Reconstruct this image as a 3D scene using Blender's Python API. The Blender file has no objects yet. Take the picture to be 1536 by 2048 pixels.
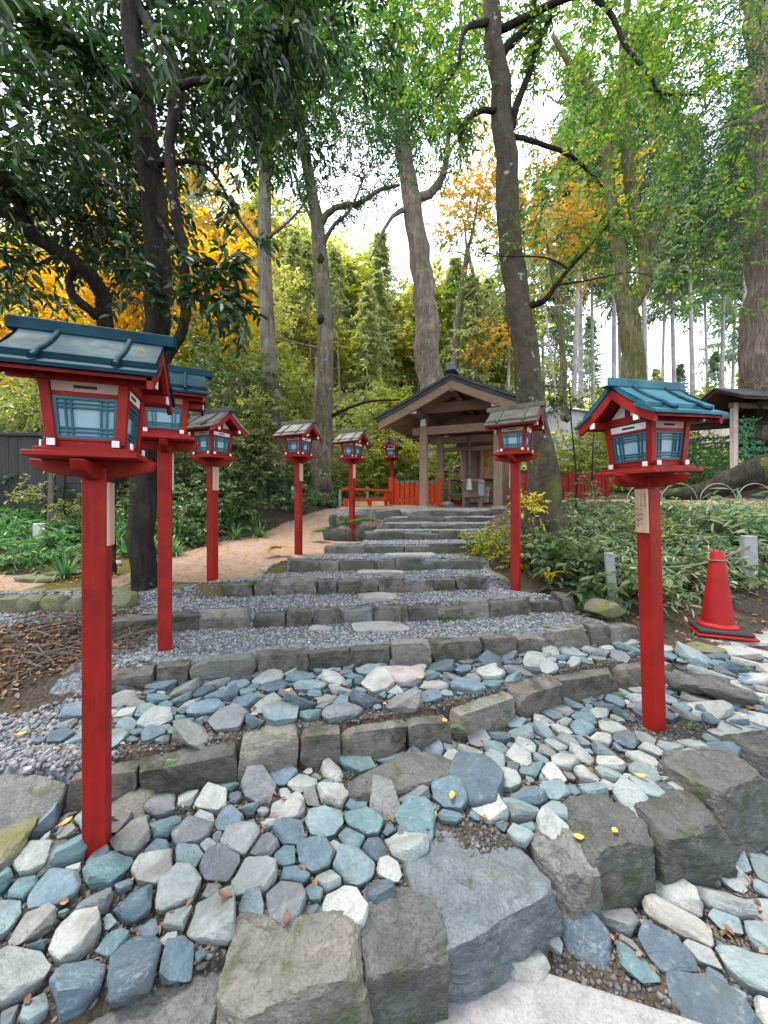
import bpy, bmesh, math, random
import numpy as np
from mathutils import Vector, Matrix, noise

SC = bpy.context.scene
COL = SC.collection
R = math.radians
F, HZ, EYE = 769.0, 1004.0, 1.5          # focal length (px of the 1536 px wide photo), horizon row, eye height

# ------------------------------------------------------------------ camera, sky, sun, exposure
cam_d = bpy.data.cameras.new('camera')
cam_d.sensor_fit = 'VERTICAL'
cam_d.sensor_height = 36.0
cam_d.lens = 36.0 * F / 2048.0
cam_d.shift_y = -(1024 - HZ) / 2048.0
cam_d.clip_start = 0.05
cam_d.clip_end = 600
cam = bpy.data.objects.new('camera', cam_d)
cam.location = (0, 0, EYE)
cam.rotation_euler = (R(90), 0, 0)
COL.objects.link(cam)
SC.camera = cam

SUN_EL, SUN_AZ = 70.0, 290.0               # azimuth: clockwise from +Y seen from above
world = bpy.data.worlds.new('World')
SC.world = world
world.use_nodes = True
wt = world.node_tree
wt.nodes.clear()
w_out = wt.nodes.new('ShaderNodeOutputWorld')
w_bg = wt.nodes.new('ShaderNodeBackground')
w_sky = wt.nodes.new('ShaderNodeTexSky')
w_sky.sky_type = 'NISHITA'
w_sky.sun_disc = False
w_sky.sun_elevation = R(SUN_EL)
w_sky.sun_rotation = R(SUN_AZ)
w_sky.dust_density = 2.0
w_sky.air_density = 1.0
# thin bright overcast: the sky's own light with a veil of cloud over it, broken by noise
w_tc = wt.nodes.new('ShaderNodeTexCoord')
w_n = wt.nodes.new('ShaderNodeTexNoise')
w_n.inputs['Scale'].default_value = 2.2
w_n.inputs['Detail'].default_value = 5
w_r = wt.nodes.new('ShaderNodeMapRange')
w_r.inputs['From Min'].default_value = 0.35
w_r.inputs['From Max'].default_value = 0.62
w_r.inputs['To Min'].default_value = 0.45
w_r.inputs['To Max'].default_value = 0.92
w_mix = wt.nodes.new('ShaderNodeMix')
w_mix.data_type = 'RGBA'
w_mix.inputs['B'].default_value = (11.5, 12.6, 13.6, 1)
wt.links.new(w_tc.outputs['Generated'], w_n.inputs['Vector'])
wt.links.new(w_n.outputs['Fac'], w_r.inputs['Value'])
wt.links.new(w_r.outputs['Result'], w_mix.inputs['Factor'])
wt.links.new(w_sky.outputs['Color'], w_mix.inputs['A'])
wt.links.new(w_mix.outputs['Result'], w_bg.inputs['Color'])
w_bg.inputs['Strength'].default_value = 0.055
wt.links.new(w_bg.outputs['Background'], w_out.inputs['Surface'])

sun_d = bpy.data.lights.new('sun', 'SUN')
sun_d.energy = 1.5
sun_d.angle = R(22)
sun_d.color = (1.0, 0.93, 0.83)
sun = bpy.data.objects.new('sun', sun_d)
_a, _e = R(SUN_AZ), R(SUN_EL)
sun_vec = Vector((math.sin(_a) * math.cos(_e), math.cos(_a) * math.cos(_e), math.sin(_e)))
sun.rotation_euler = sun_vec.to_track_quat('Z', 'Y').to_euler()
sun.location = (0, 0, 30)
COL.objects.link(sun)

SC.view_settings.view_transform = 'Standard'
SC.view_settings.look = 'None'
SC.view_settings.exposure = 2.32
SC.view_settings.gamma = 1.0
SC.view_settings.use_curve_mapping = False
SC.render.engine = 'CYCLES'
SC.cycles.max_bounces = 6
SC.cycles.diffuse_bounces = 3
SC.cycles.glossy_bounces = 2
SC.cycles.transmission_bounces = 4
SC.cycles.transparent_max_bounces = 4
SC.cycles.use_denoising = True
SC.cycles.caustics_reflective = False
SC.cycles.caustics_refractive = False

rng = np.random.default_rng(7)
rnd = random.Random(11)

def P(px, py, d):
    """photo pixel at depth d -> world point"""
    return np.array([(px - 768) * d / F, d, EYE - (py - HZ) * d / F])

def Pz(px, py, z):
    """photo pixel on the level z -> world point"""
    d = (EYE - z) * F / (py - HZ)
    return np.array([(px - 768) * d / F, d, z])

# ------------------------------------------------------------------ objects
def tag(o, label=None, cat=None, group=None, kind=None):
    if label: o['label'] = label
    if cat: o['category'] = cat
    if group: o['group'] = group
    if kind: o['kind'] = kind
    return o

def empty(name, loc=(0, 0, 0), rz=0.0, parent=None):
    o = bpy.data.objects.new(name, None)
    o.empty_display_size = 0.1
    o.location = loc
    o.rotation_euler = (0, 0, rz)
    o.parent = parent
    COL.objects.link(o)
    return o

def kids(o):
    return CH.get(o.name, [])
CH = {}

def link(name, me, mat=None, parent=None, loc=None, rot=None):
    o = bpy.data.objects.new(name, me)
    if mat is not None:
        for m in (mat if isinstance(mat, (list, tuple)) else [mat]):
            if me.materials.find(m.name) < 0:
                me.materials.append(m)
    if parent is not None:
        o.parent = parent
        CH.setdefault(parent.name, []).append(o)
    if loc is not None: o.location = loc
    if rot is not None: o.rotation_euler = rot
    COL.objects.link(o)
    return o

def copy_tree(o, parent=None):
    c = o.copy()
    COL.objects.link(c)
    c.parent = parent
    if parent is not None:
        CH.setdefault(parent.name, []).append(c)
    for k in list(kids(o)):
        copy_tree(k, c)
    return c

def mesh_np(name, V, Fs, mats=None, smooth=False, sharp=None):
    """V (n,3); Fs list of int arrays (m,3) or (m,4); mats: list of material index per array"""
    V = np.asarray(V, dtype=np.float32)
    Fs = [np.asarray(f, dtype=np.int32) for f in Fs if len(f)]
    me = bpy.data.meshes.new(name)
    me.vertices.add(len(V))
    me.vertices.foreach_set('co', V.ravel())
    loops = np.concatenate([f.ravel() for f in Fs])
    tot = np.concatenate([np.full(len(f), f.shape[1], dtype=np.int32) for f in Fs])
    start = np.concatenate([[0], np.cumsum(tot)[:-1]]).astype(np.int32)
    me.loops.add(len(loops))
    me.loops.foreach_set('vertex_index', loops)
    me.polygons.add(len(tot))
    me.polygons.foreach_set('loop_start', start)
    me.polygons.foreach_set('loop_total', tot)
    if mats is not None:
        mi = np.concatenate([np.full(len(f), m, dtype=np.int32) for f, m in zip(Fs, mats)])
        me.polygons.foreach_set('material_index', mi)
    me.polygons.foreach_set('use_smooth', np.full(len(tot), bool(smooth)))
    me.update(calc_edges=True)
    if sharp is not None:
        me.set_sharp_from_angle(angle=R(sharp))
    return me

class MB:
    """collects simple solids and links them as ONE mesh object"""
    def __init__(self):
        self.v, self.q, self.t, self.n = [], [], [], 0
    def add(self, V, quads=(), tris=()):
        V = np.asarray(V, dtype=float)
        self.v.append(V)
        if len(quads): self.q.append(np.asarray(quads) + self.n)
        if len(tris): self.t.append(np.asarray(tris) + self.n)
        self.n += len(V)
        return self
    def hexa(self, bot, top):
        """eight corners: bottom ring and top ring, four points each, counter-clockwise"""
        return self.add(np.vstack([bot, top]), [(3, 2, 1, 0), (4, 5, 6, 7), (0, 1, 5, 4), (1, 2, 6, 5), (2, 3, 7, 6), (3, 0, 4, 7)])
    def box(self, c, s, M=None):
        x, y, z = [k / 2 for k in s]
        b = np.array([(-x, -y, -z), (x, -y, -z), (x, y, -z), (-x, y, -z)])
        t = b + [0, 0, 2 * z]
        if M is not None:
            M = np.array(M)[:3, :3]
            b, t = b @ M.T, t @ M.T
        return self.hexa(b + np.array(c), t + np.array(c))
    def taper(self, z0, s0, z1, s1, c=(0, 0)):
        def ring(z, s):
            return np.array([(c[0] - s[0] / 2, c[1] - s[1] / 2, z), (c[0] + s[0] / 2, c[1] - s[1] / 2, z), (c[0] + s[0] / 2, c[1] + s[1] / 2, z), (c[0] - s[0] / 2, c[1] + s[1] / 2, z)])
        return self.hexa(ring(z0, s0), ring(z1, s1))
    def beam(self, a, b, w, h, up=(0, 0, 1)):
        """rectangular bar from a to b, w wide and h high"""
        a, b = np.array(a, float), np.array(b, float)
        d = b - a; d /= np.linalg.norm(d)
        s = np.cross(d, up); s /= np.linalg.norm(s)
        u = np.cross(s, d)
        o = [(-s * w / 2 - u * h / 2), (s * w / 2 - u * h / 2), (s * w / 2 + u * h / 2), (-s * w / 2 + u * h / 2)]
        return self.hexa(np.array([a + k for k in o]), np.array([b + k for k in o]))
    def prism(self, prof, axis, a, b):
        """closed profile (list of 2-tuples) swept along axis 0/1/2 from a to b"""
        n = len(prof)
        def mk(t):
            r = []
            for p in prof:
                v = [0, 0, 0]
                o = [k for k in (0, 1, 2) if k != axis]
                v[o[0]], v[o[1]], v[axis] = p[0], p[1], t
                r.append(v)
            return r
        V = np.array(mk(a) + mk(b), float)
        q = [(i, (i + 1) % n, (i + 1) % n + n, i + n) for i in range(n)]
        t = [(0, i + 1, i) for i in range(1, n - 1)] + [(n, n + i, n + i + 1) for i in range(1, n - 1)]
        return self.add(V, q, t)
    def tube(self, pts, rad, n=8, cap=True, wob=0.0, seed=0):
        pts = np.array(pts, float); m = len(pts)
        rad = np.broadcast_to(np.array(rad, float), (m,))
        T = np.gradient(pts, axis=0); T /= np.linalg.norm(T, axis=1)[:, None] + 1e-9
        ref = np.array([1.0, 0, 0]) if abs(T[0][0]) < 0.8 else np.array([0, 1.0, 0])
        V = []
        ang = np.arange(n) * 2 * math.pi / n
        rg = np.random.default_rng(seed + 5)
        for i in range(m):
            u = ref - T[i] * (ref @ T[i]); u /= np.linalg.norm(u); ref = u
            w = np.cross(T[i], u)
            k = rad[i] * (1 + wob * (rg.random(n) - 0.5))[:, None]
            V.append(pts[i] + k * (np.cos(ang)[:, None] * u + np.sin(ang)[:, None] * w))
        V = np.vstack(V)
        i = np.arange(m - 1)[:, None] * n; j = np.arange(n)[None, :]; j2 = (j + 1) % n
        q = np.stack([i + j, i + j2, i + n + j2, i + n + j], -1).reshape(-1, 4)
        t = []
        if cap:
            t = [(0, k + 1, k) for k in range(1, n - 1)] + [((m - 1) * n, (m - 1) * n + k, (m - 1) * n + k + 1) for k in range(1, n - 1)]
        return self.add(V, q, t)
    def lathe(self, prof, n=24, c=(0, 0, 0)):
        prof = np.array(prof, float); m = len(prof)
        a = np.arange(n) * 2 * math.pi / n
        V = np.stack([np.outer(prof[:, 0], np.cos(a)), np.outer(prof[:, 0], np.sin(a)), np.repeat(prof[:, 1][:, None], n, 1)], -1).reshape(-1, 3) + np.array(c)
        i = np.arange(m - 1)[:, None] * n; j = np.arange(n)[None, :]; j2 = (j + 1) % n
        q = np.stack([i + j, i + j2, i + n + j2, i + n + j], -1).reshape(-1, 4)
        return self.add(V, q)
    def mesh(self, name, smooth=False, sharp=None, bevel=0.0):
        fs = []
        if self.q: fs.append(np.vstack(self.q))
        if self.t: fs.append(np.vstack(self.t))
        me = mesh_np(name, np.vstack(self.v), fs, smooth=smooth or bevel > 0, sharp=sharp)
        bm = bmesh.new(); bm.from_mesh(me)
        bmesh.ops.recalc_face_normals(bm, faces=bm.faces)
        if bevel > 0:
            es = [e for e in bm.edges if len(e.link_faces) == 2 and e.calc_face_angle(0) > R(28)]
            bmesh.ops.bevel(bm, geom=es, offset=bevel, segments=1, affect='EDGES', clamp_overlap=True)
            for f in bm.faces: f.smooth = True
        bm.to_mesh(me); bm.free()
        if bevel > 0: me.set_sharp_from_angle(angle=R(30))
        return me
    def build(self, name, mat, parent=None, smooth=False, sharp=None, bevel=0.0, loc=None, rot=None):
        return link(name, self.mesh(name, smooth, sharp, bevel), mat, parent, loc, rot)

def spline(pts, n):
    """Catmull-Rom through the control points, n samples"""
    p = np.array(pts, float)
    if len(p) < 3:
        t = np.linspace(0, 1, n)[:, None]
        return p[0] * (1 - t) + p[-1] * t
    q = np.vstack([2 * p[0] - p[1], p, 2 * p[-1] - p[-2]])
    out = []
    for u in np.linspace(0, len(p) - 1 - 1e-6, n):
        i = int(u); f = u - i
        a, b, c, d = q[i], q[i + 1], q[i + 2], q[i + 3]
        out.append(0.5 * ((2 * b) + (c - a) * f + (2 * a - 5 * b + 4 * c - d) * f * f + (3 * b - a - 3 * c + d) * f ** 3))
    return np.array(out)

# ------------------------------------------------------------------ materials
MATS = {}
class NT:
    def __init__(self, name):
        self.m = bpy.data.materials.new(name)
        self.m.use_nodes = True
        self.t = self.m.node_tree
        self.t.nodes.clear()
        self.out = self.t.nodes.new('ShaderNodeOutputMaterial')
        self.b = self.t.nodes.new('ShaderNodeBsdfPrincipled')
        self.t.links.new(self.b.outputs[0], self.out.inputs['Surface'])
        MATS[name] = self.m
    def n(self, typ, **kw):
        x = self.t.nodes.new('ShaderNode' + typ)
        for k, v in kw.items():
            if k.startswith('_'):
                setattr(x, k[1:], v)
            else:
                s = x.inputs[k.replace('0x', '')] if not k.startswith('i') or not k[1:].isdigit() else x.inputs[int(k[1:])]
                if hasattr(v, 'is_output') or isinstance(v, bpy.types.NodeSocket):
                    self.t.links.new(v, s)
                else:
                    s.default_value = v
        return x
    def l(self, a, b):
        self.t.links.new(a, b)
    def ramp(self, fac, stops, interp='LINEAR'):
        x = self.t.nodes.new('ShaderNodeValToRGB')
        cr = x.color_ramp
        cr.interpolation = interp
        while len(cr.elements) < len(stops): cr.elements.new(0.5)
        for e, (p, c) in zip(cr.elements, stops):
            e.position = p
            e.color = (*c, 1) if len(c) == 3 else c
        self.l(fac, x.inputs['Fac'])
        return x.outputs['Color']
    def mix(self, fac, a, b, mode='MIX'):
        x = self.t.nodes.new('ShaderNodeMix')
        x.data_type = 'RGBA'
        x.blend_type = mode
        for s, v in ((x.inputs['Factor'], fac), (x.inputs['A'], a), (x.inputs['B'], b)):
            if isinstance(v, bpy.types.NodeSocket): self.l(v, s)
            elif isinstance(v, (int, float)): s.default_value = v
            else: s.default_value = (*v, 1) if len(v) == 3 else v
        return x.outputs['Result']
    def math(self, op, a, b=0.0, clamp=False):
        x = self.t.nodes.new('ShaderNodeMath')
        x.operation = op; x.use_clamp = clamp
        for s, v in ((x.inputs[0], a), (x.inputs[1], b)):
            if isinstance(v, bpy.types.NodeSocket): self.l(v, s)
            else: s.default_value = v
        return x.outputs[0]
    def rng(self, v, a, b, c=0.0, d=1.0):
        x = self.n('MapRange', Value=v)
        for k, q in (('From Min', a), ('From Max', b), ('To Min', c), ('To Max', d)): x.inputs[k].default_value = q
        return x.outputs['Result']
    def noise(self, vec, scale, detail=4, rough=0.55, dist=0.0):
        x = self.n('TexNoise', Scale=scale, Detail=detail, Roughness=rough, Distortion=dist)
        if vec is not None: self.l(vec, x.inputs['Vector'])
        return x.outputs['Fac']
    def bump(self, h, strength=0.5, dist=0.01):
        x = self.n('Bump', Height=h)
        x.inputs['Strength'].default_value = strength
        x.inputs['Distance'].default_value = dist
        self.l(x.outputs['Normal'], self.b.inputs['Normal'])
    def col(self, c):
        if isinstance(c, bpy.types.NodeSocket): self.l(c, self.b.inputs['Base Color'])
        else: self.b.inputs['Base Color'].default_value = (*c, 1)
    def set(self, rough=None, spec=None, metal=None):
        if rough is not None:
            if isinstance(rough, bpy.types.NodeSocket): self.l(rough, self.b.inputs['Roughness'])
            else: self.b.inputs['Roughness'].default_value = rough
        if spec is not None: self.b.inputs['Specular IOR Level'].default_value = spec
        if metal is not None: self.b.inputs['Metallic'].default_value = metal

def objvec(t, scale=(1, 1, 1), world_=False):
    """object (or world) coordinates, shifted by the object's own random number"""
    if world_:
        g = t.n('NewGeometry')
        v = g.outputs['Position']
    else:
        v = t.n('TexCoord').outputs['Object']
    oi = t.n('ObjectInfo')
    add = t.n('VectorMath', _operation='ADD', i0=v)
    mul = t.math('MULTIPLY', oi.outputs['Random'], 37.0)
    t.l(mul, add.inputs[1])
    mp = t.n('Mapping', Vector=add.outputs[0])
    mp.inputs['Scale'].default_value = scale
    return mp.outputs['Vector'], oi.outputs['Random']

def m_rock(name, stops, moss=0.3, island=False, mosscol=(0.045, 0.06, 0.02), dark=0.35, vein=0.25, bump=0.6, scale=1.0):
    t = NT(name)
    v, r = objvec(t, (1, 1, 1))
    if island:
        r = t.n('NewGeometry').outputs['Random Per Island']
    base = t.ramp(r, stops, 'CONSTANT')
    big = t.noise(v, 8 * scale, 6, 0.65, 0.6)
    base = t.mix(t.rng(big, 0.38, 0.68, 0.0, 0.75), base, t.mix(1.0, base, (1.55, 1.5, 1.42), 'MULTIPLY'))
    # cleavage streaks, tilted layers of the slate
    lay, _ = objvec(t, (7, 7, 34))
    ln = t.noise(lay, 1.3, 7, 0.68, 1.6)
    base = t.mix(t.rng(ln, 0.5, 0.72, 0.0, 0.55), base, t.mix(1.0, base, (0.55, 0.56, 0.58), 'MULTIPLY'))
    # scuffed pale patches, thin broken veins
    sc = t.noise(v, 30 * scale, 9, 0.78, 0.3)
    base = t.mix(t.rng(sc, 0.53, 0.7, 0.0, 0.15 + vein), base, t.mix(0.6, base, (0.42, 0.43, 0.42)))
    vn = t.math('ABSOLUTE', t.math('SUBTRACT', t.noise(v, 4.0 * scale, 5, 0.6, 0.7), 0.5))
    vk = t.math('MULTIPLY', t.rng(vn, 0.0, 0.008, vein, 0.0), t.rng(t.noise(v, 3.1 * scale, 2), 0.52, 0.62))
    base = t.mix(vk, base, (0.36, 0.37, 0.36))
    fine = t.noise(v, 110 * scale, 6, 0.75)
    base = t.mix(t.rng(fine, 0.46, 0.62, 0.0, dark), base, t.mix(1.0, base, (0.32, 0.33, 0.35), 'MULTIPLY'))
    st = t.noise(v, 4.5 * scale, 5, 0.6, 0.6)
    base = t.mix(t.rng(st, 0.54, 0.72, 0.0, 0.55), base, (0.085, 0.068, 0.05))
    if moss > 0:
        mn = t.noise(v, 6.5 * scale, 8, 0.72, 0.3)
        mk = t.rng(mn, 0.62 - 0.22 * moss, 0.74 - 0.18 * moss, 0.0, 0.85)
        base = t.mix(mk, base, t.mix(t.noise(v, 90 * scale, 3), mosscol, tuple(2.1 * k for k in mosscol)))
    t.col(base)
    t.set(rough=0.8, spec=0.25)
    h = t.math('ADD', t.noise(v, 13 * scale, 10, 0.68, 0.6), t.math('MULTIPLY', t.noise(v, 85 * scale, 6, 0.65), 0.4))
    ck = t.math('ABSOLUTE', t.math('SUBTRACT', t.noise(v, 3.0 * scale, 7, 0.62, 0.9), 0.5))
    h = t.math('ADD', h, t.math('MULTIPLY', t.rng(ck, 0.0, 0.012, -0.35, 0.0), t.rng(big, 0.45, 0.58)))
    h = t.math('ADD', h, t.math('MULTIPLY', ln, 0.7))
    t.bump(h, bump, 0.035 if bump < 0.75 else 0.07)
    return t.m

def m_leaf(name, cols, trans=0.45, rough=0.42, spec=0.35, tcol=None):
    t = NT(name)
    r = t.n('NewGeometry').outputs['Random Per Island']
    n = len(cols)
    c = t.ramp(r, [(i / max(1, n - 1), k) for i, k in enumerate(cols)])
    t.col(c)
    t.set(rough=rough, spec=spec)
    tr = t.n('BsdfTranslucent')
    t.l(t.mix(1.0, c, tcol or (1.5, 1.65, 0.7), 'MULTIPLY'), tr.inputs['Color'])
    mx = t.n('MixShader')
    mx.inputs[0].default_value = trans
    t.l(t.b.outputs[0], mx.inputs[1]); t.l(tr.outputs[0], mx.inputs[2])
    t.l(mx.outputs[0], t.out.inputs['Surface'])
    return t.m

def m_bark(name, c0, c1, lichen=0.2, lichcol=(0.33, 0.36, 0.3), moss=0.0, scale=1.0, vert=0.16, bump=0.9, fiber=False):
    t = NT(name)
    v, r = objvec(t, (scale, scale, scale * vert))
    v2, _ = objvec(t, (scale,) * 3)
    a = t.noise(v, 26 if fiber else 15, 7, 0.68, 0.5)
    base = t.mix(t.rng(a, 0.32, 0.68), c0, c1)
    base = t.mix(t.rng(t.noise(v2, 42, 6, 0.7), 0.45, 0.65, 0, 0.6), base, tuple(k * 0.4 for k in c0))
    base = t.mix(t.rng(t.noise(v2, 3.0, 5, 0.65), 0.45, 0.7, 0, 0.5), base, tuple(min(1, k * 1.5) for k in c1))
    if moss:
        base = t.mix(t.rng(t.noise(v2, 2.6, 5, 0.65), 0.62 - 0.3 * moss, 0.75 - 0.3 * moss, 0, 0.8), base, t.mix(t.noise(v2, 60, 3), (0.05, 0.06, 0.012), (0.16, 0.17, 0.03)))
    if lichen:
        l = t.noise(v2, 7.0, 5, 0.6)
        base = t.mix(t.rng(l, 0.7 - 0.15 * lichen, 0.74 - 0.15 * lichen, 0, 0.75), base, lichcol)
    t.col(base)
    t.set(rough=0.9, spec=0.15)
    crk = t.math('ABSOLUTE', t.math('SUBTRACT', t.noise(v, 11, 6, 0.6, 0.4), 0.5))
    hh = t.math('ADD', a, t.math('MULTIPLY', t.noise(v2, 70, 5, 0.7), 0.5))
    t.bump(t.math('ADD', hh, t.rng(crk, 0.0, 0.06, -0.6, 0.0)), bump, 0.05)
    return t.m

def m_wood(name, c0, c1, axis=2, scale=1.0, rough=0.75, dirt=0.3, bump=0.3):
    t = NT(name)
    s = [16 * scale] * 3
    s[axis] = 1.1 * scale
    v, r = objvec(t, s)
    g = t.noise(v, 3.0, 6, 0.6, 0.6)
    c = t.mix(t.rng(g, 0.3, 0.7), c0, c1)
    v2, _ = objvec(t, (1, 1, 1))
    c = t.mix(t.rng(t.noise(v2, 3.5, 5, 0.6), 0.5, 0.75, 0, dirt), c, tuple(k * 0.4 for k in c0))
    c = t.mix(1.0, c, t.ramp(r, [(0, (0.8, 0.8, 0.8)), (1, (1.15, 1.13, 1.1))]), 'MULTIPLY')
    t.col(c)
    t.set(rough=rough, spec=0.25)
    t.bump(g, bump, 0.006)
    return t.m

def m_paint(name, c, rough=0.5, var=0.25, wear=0.0, wearcol=(0.2, 0.15, 0.1), bump=0.12, spec=0.4, axis=2):
    t = NT(name)
    v, r = objvec(t, (1, 1, 1))
    s = [30, 30, 30]; s[axis] = 3
    vg, _ = objvec(t, s)
    n1 = t.noise(v, 5, 6, 0.65)
    c2 = t.mix(t.rng(n1, 0.35, 0.7), c, tuple(k * (1 - var * 1.6) for k in c))
    g = t.noise(vg, 2.0, 5, 0.6)
    c2 = t.mix(t.rng(g, 0.5, 0.75, 0, var), c2, tuple(min(1, k * 1.25 + 0.01) for k in c))
    if wear:
        w = t.noise(vg, 1.1, 6, 0.75)
        c2 = t.mix(t.rng(w, 0.66 - wear * 0.2, 0.72 - wear * 0.2, 0, 0.7), c2, wearcol)
    t.col(c2)
    t.set(rough=t.rng(n1, 0.3, 0.7, rough - 0.1, rough + 0.15), spec=spec)
    t.bump(t.math('ADD', g, t.math('MULTIPLY', t.noise(v, 120, 3), 0.4)), bump, 0.004)
    return t.m
# ------------------------------------------------------------------ shared materials
STONE = [(0.0, (0.085, 0.125, 0.155)), (0.13, (0.14, 0.19, 0.21)), (0.26, (0.065, 0.09, 0.115)), (0.38, (0.21, 0.235, 0.235)), (0.50, (0.12, 0.13, 0.145)), (0.60, (0.09, 0.15, 0.165)),
         (0.70, (0.26, 0.275, 0.265)), (0.80, (0.15, 0.155, 0.155)), (0.90, (0.10, 0.145, 0.18))]
M_cobble = m_rock('cobble_rock', STONE, moss=0.0, dark=0.3, vein=0.35)
M_cobble_pale = m_rock('pale_cobble_rock', [(0.0, (0.25, 0.26, 0.25)), (0.25, (0.28, 0.295, 0.29)), (0.5, (0.20, 0.22, 0.225)), (0.7, (0.23, 0.225, 0.215)), (0.85, (0.17, 0.21, 0.22))], moss=0.0, dark=0.3, vein=0.4)
M_cobble_isl = m_rock('small_cobble_rock', STONE, moss=0.0, island=True, dark=0.3, vein=0.2)
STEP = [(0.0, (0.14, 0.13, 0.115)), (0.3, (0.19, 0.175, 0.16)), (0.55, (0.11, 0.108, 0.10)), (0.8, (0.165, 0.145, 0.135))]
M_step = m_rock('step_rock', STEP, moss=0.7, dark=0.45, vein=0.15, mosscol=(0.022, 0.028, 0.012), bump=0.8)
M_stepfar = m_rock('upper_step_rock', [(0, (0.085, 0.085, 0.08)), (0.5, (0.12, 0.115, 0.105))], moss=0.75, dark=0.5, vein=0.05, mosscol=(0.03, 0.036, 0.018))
M_boulder = m_rock('boulder_rock', [(0.0, (0.21, 0.20, 0.175)), (0.4, (0.18, 0.185, 0.18)), (0.7, (0.22, 0.205, 0.18))], moss=0.45, dark=0.45, vein=0.25, bump=0.8)
M_boulder2 = m_rock('dark_boulder_rock', [(0.0, (0.115, 0.118, 0.115)), (0.5, (0.14, 0.142, 0.138))], moss=0.5, dark=0.5, vein=0.2, bump=0.9)
M_bluerock = m_rock('blue_boulder_rock', [(0.0, (0.15, 0.175, 0.195)), (0.5, (0.145, 0.17, 0.19))], moss=0.25, dark=0.45, vein=0.4, bump=0.8)
M_mossrock = m_rock('mossy_rock', [(0.0, (0.15, 0.14, 0.10)), (0.5, (0.14, 0.13, 0.105))], moss=0.95, dark=0.4, mosscol=(0.07, 0.075, 0.02))
M_slab = m_rock('slab_rock', [(0.0, (0.20, 0.196, 0.198)), (1.0, (0.21, 0.205, 0.2))], moss=0.0, dark=0.45, vein=0.0, bump=0.35)
M_pinkslab = m_rock('pale_slab_rock', [(0.0, (0.25, 0.22, 0.215)), (0.4, (0.21, 0.19, 0.19)), (0.7, (0.23, 0.23, 0.225))], moss=0.05, dark=0.3, vein=0.1, bump=0.4)
M_gravel = m_rock('gravel_rock', [(0.0, (0.12, 0.135, 0.155)), (0.25, (0.19, 0.20, 0.215)), (0.5, (0.085, 0.09, 0.105)), (0.7, (0.16, 0.148, 0.15)), (0.85, (0.23, 0.24, 0.245))], island=True, moss=0, dark=0.3, vein=0, bump=0.2)

M_chip = m_rock('dark_chip_rock', [(0.0, (0.07, 0.075, 0.08)), (0.3, (0.11, 0.112, 0.115)), (0.55, (0.05, 0.05, 0.052)), (0.8, (0.09, 0.075, 0.065))], island=True, moss=0, dark=0.3, vein=0, bump=0.2)
M_red = m_paint('vermilion_paint', (0.25, 0.0095, 0.0058), rough=0.55, var=0.3, spec=0.2, wear=0.02, wearcol=(0.10, 0.012, 0.01), bump=0.25)
M_redworn = m_paint('worn_vermilion_paint', (0.22, 0.010, 0.009), rough=0.65, var=0.35, wear=0.2, wearcol=(0.28, 0.06, 0.035), spec=0.2)
M_orange = m_paint('orange_red_paint', (0.55, 0.05, 0.008), rough=0.6, spec=0.2, var=0.25, wear=0.1, wearcol=(0.3, 0.05, 0.02))
M_fencecap = m_paint('grey_cap_paint', (0.16, 0.17, 0.17), rough=0.7, var=0.3)
M_teal = m_paint('teal_copper_roof', (0.003, 0.030, 0.045), rough=0.7, var=0.35, wear=0.12, wearcol=(0.03, 0.08, 0.095), axis=0, bump=0.3, spec=0.12)
M_tealworn = m_paint('bright_copper_roof', (0.008, 0.10, 0.145), rough=0.5, spec=0.25, var=0.35, wear=0.16, wearcol=(0.09, 0.22, 0.26), axis=0, bump=0.3)
M_greyroof = m_paint('weathered_grey_roof', (0.19, 0.175, 0.15), rough=0.8, var=0.35, wear=0.2, wearcol=(0.12, 0.12, 0.10), axis=0)
M_greyroof2 = m_paint('mossy_grey_roof', (0.085, 0.078, 0.06), rough=0.85, var=0.35, wear=0.2, wearcol=(0.08, 0.085, 0.05), axis=0)
M_darkbatten = m_paint('dark_roof_batten', (0.05, 0.05, 0.05), rough=0.6, var=0.3)
M_lattice = m_paint('teal_lattice_paint', (0.012, 0.095, 0.13), rough=0.5, var=0.15)
M_white = m_paint('white_paint', (0.62, 0.60, 0.58), rough=0.6, var=0.08)
M_offwhite = m_paint('weathered_white_paint', (0.40, 0.29, 0.24), rough=0.7, var=0.2)
M_paper = m_paint('window_paper', (0.25, 0.37, 0.43), rough=0.5, var=0.06)
M_dark = m_paint('dark_recess', (0.02, 0.015, 0.014), rough=0.8, var=0.1)
M_ink = m_paint('black_ink', (0.02, 0.018, 0.016), rough=0.8, var=0.1)
M_cone = m_paint('red_cone_plastic', (0.29, 0.006, 0.005), rough=0.5, var=0.2, spec=0.25, wear=0.03, wearcol=(0.10, 0.01, 0.01), bump=0.05)
M_rubber = m_paint('black_rubber', (0.022, 0.022, 0.025), rough=0.7, var=0.2)
M_rope = m_paint('old_rope', (0.16, 0.14, 0.10), rough=0.9, var=0.3)
M_plaque = m_wood('plaque_wood', (0.38, 0.25, 0.17), (0.50, 0.34, 0.25), scale=1.2, dirt=0.15)
M_cedar = m_wood('weathered_cedar', (0.17, 0.11, 0.075), (0.29, 0.20, 0.145), axis=2)
M_cedar_x = m_wood('weathered_cedar_beam', (0.16, 0.10, 0.065), (0.27, 0.18, 0.13), axis=0)
M_cedar_y = m_wood('weathered_cedar_rafter', (0.12, 0.075, 0.05), (0.20, 0.13, 0.09), axis=1)
M_cedardark = m_wood('dark_cedar_board', (0.055, 0.035, 0.026), (0.10, 0.065, 0.048), axis=1)
M_grayboard = m_wood('grey_fence_board', (0.022, 0.023, 0.024), (0.048, 0.048, 0.047), axis=2, dirt=0.4)
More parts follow.
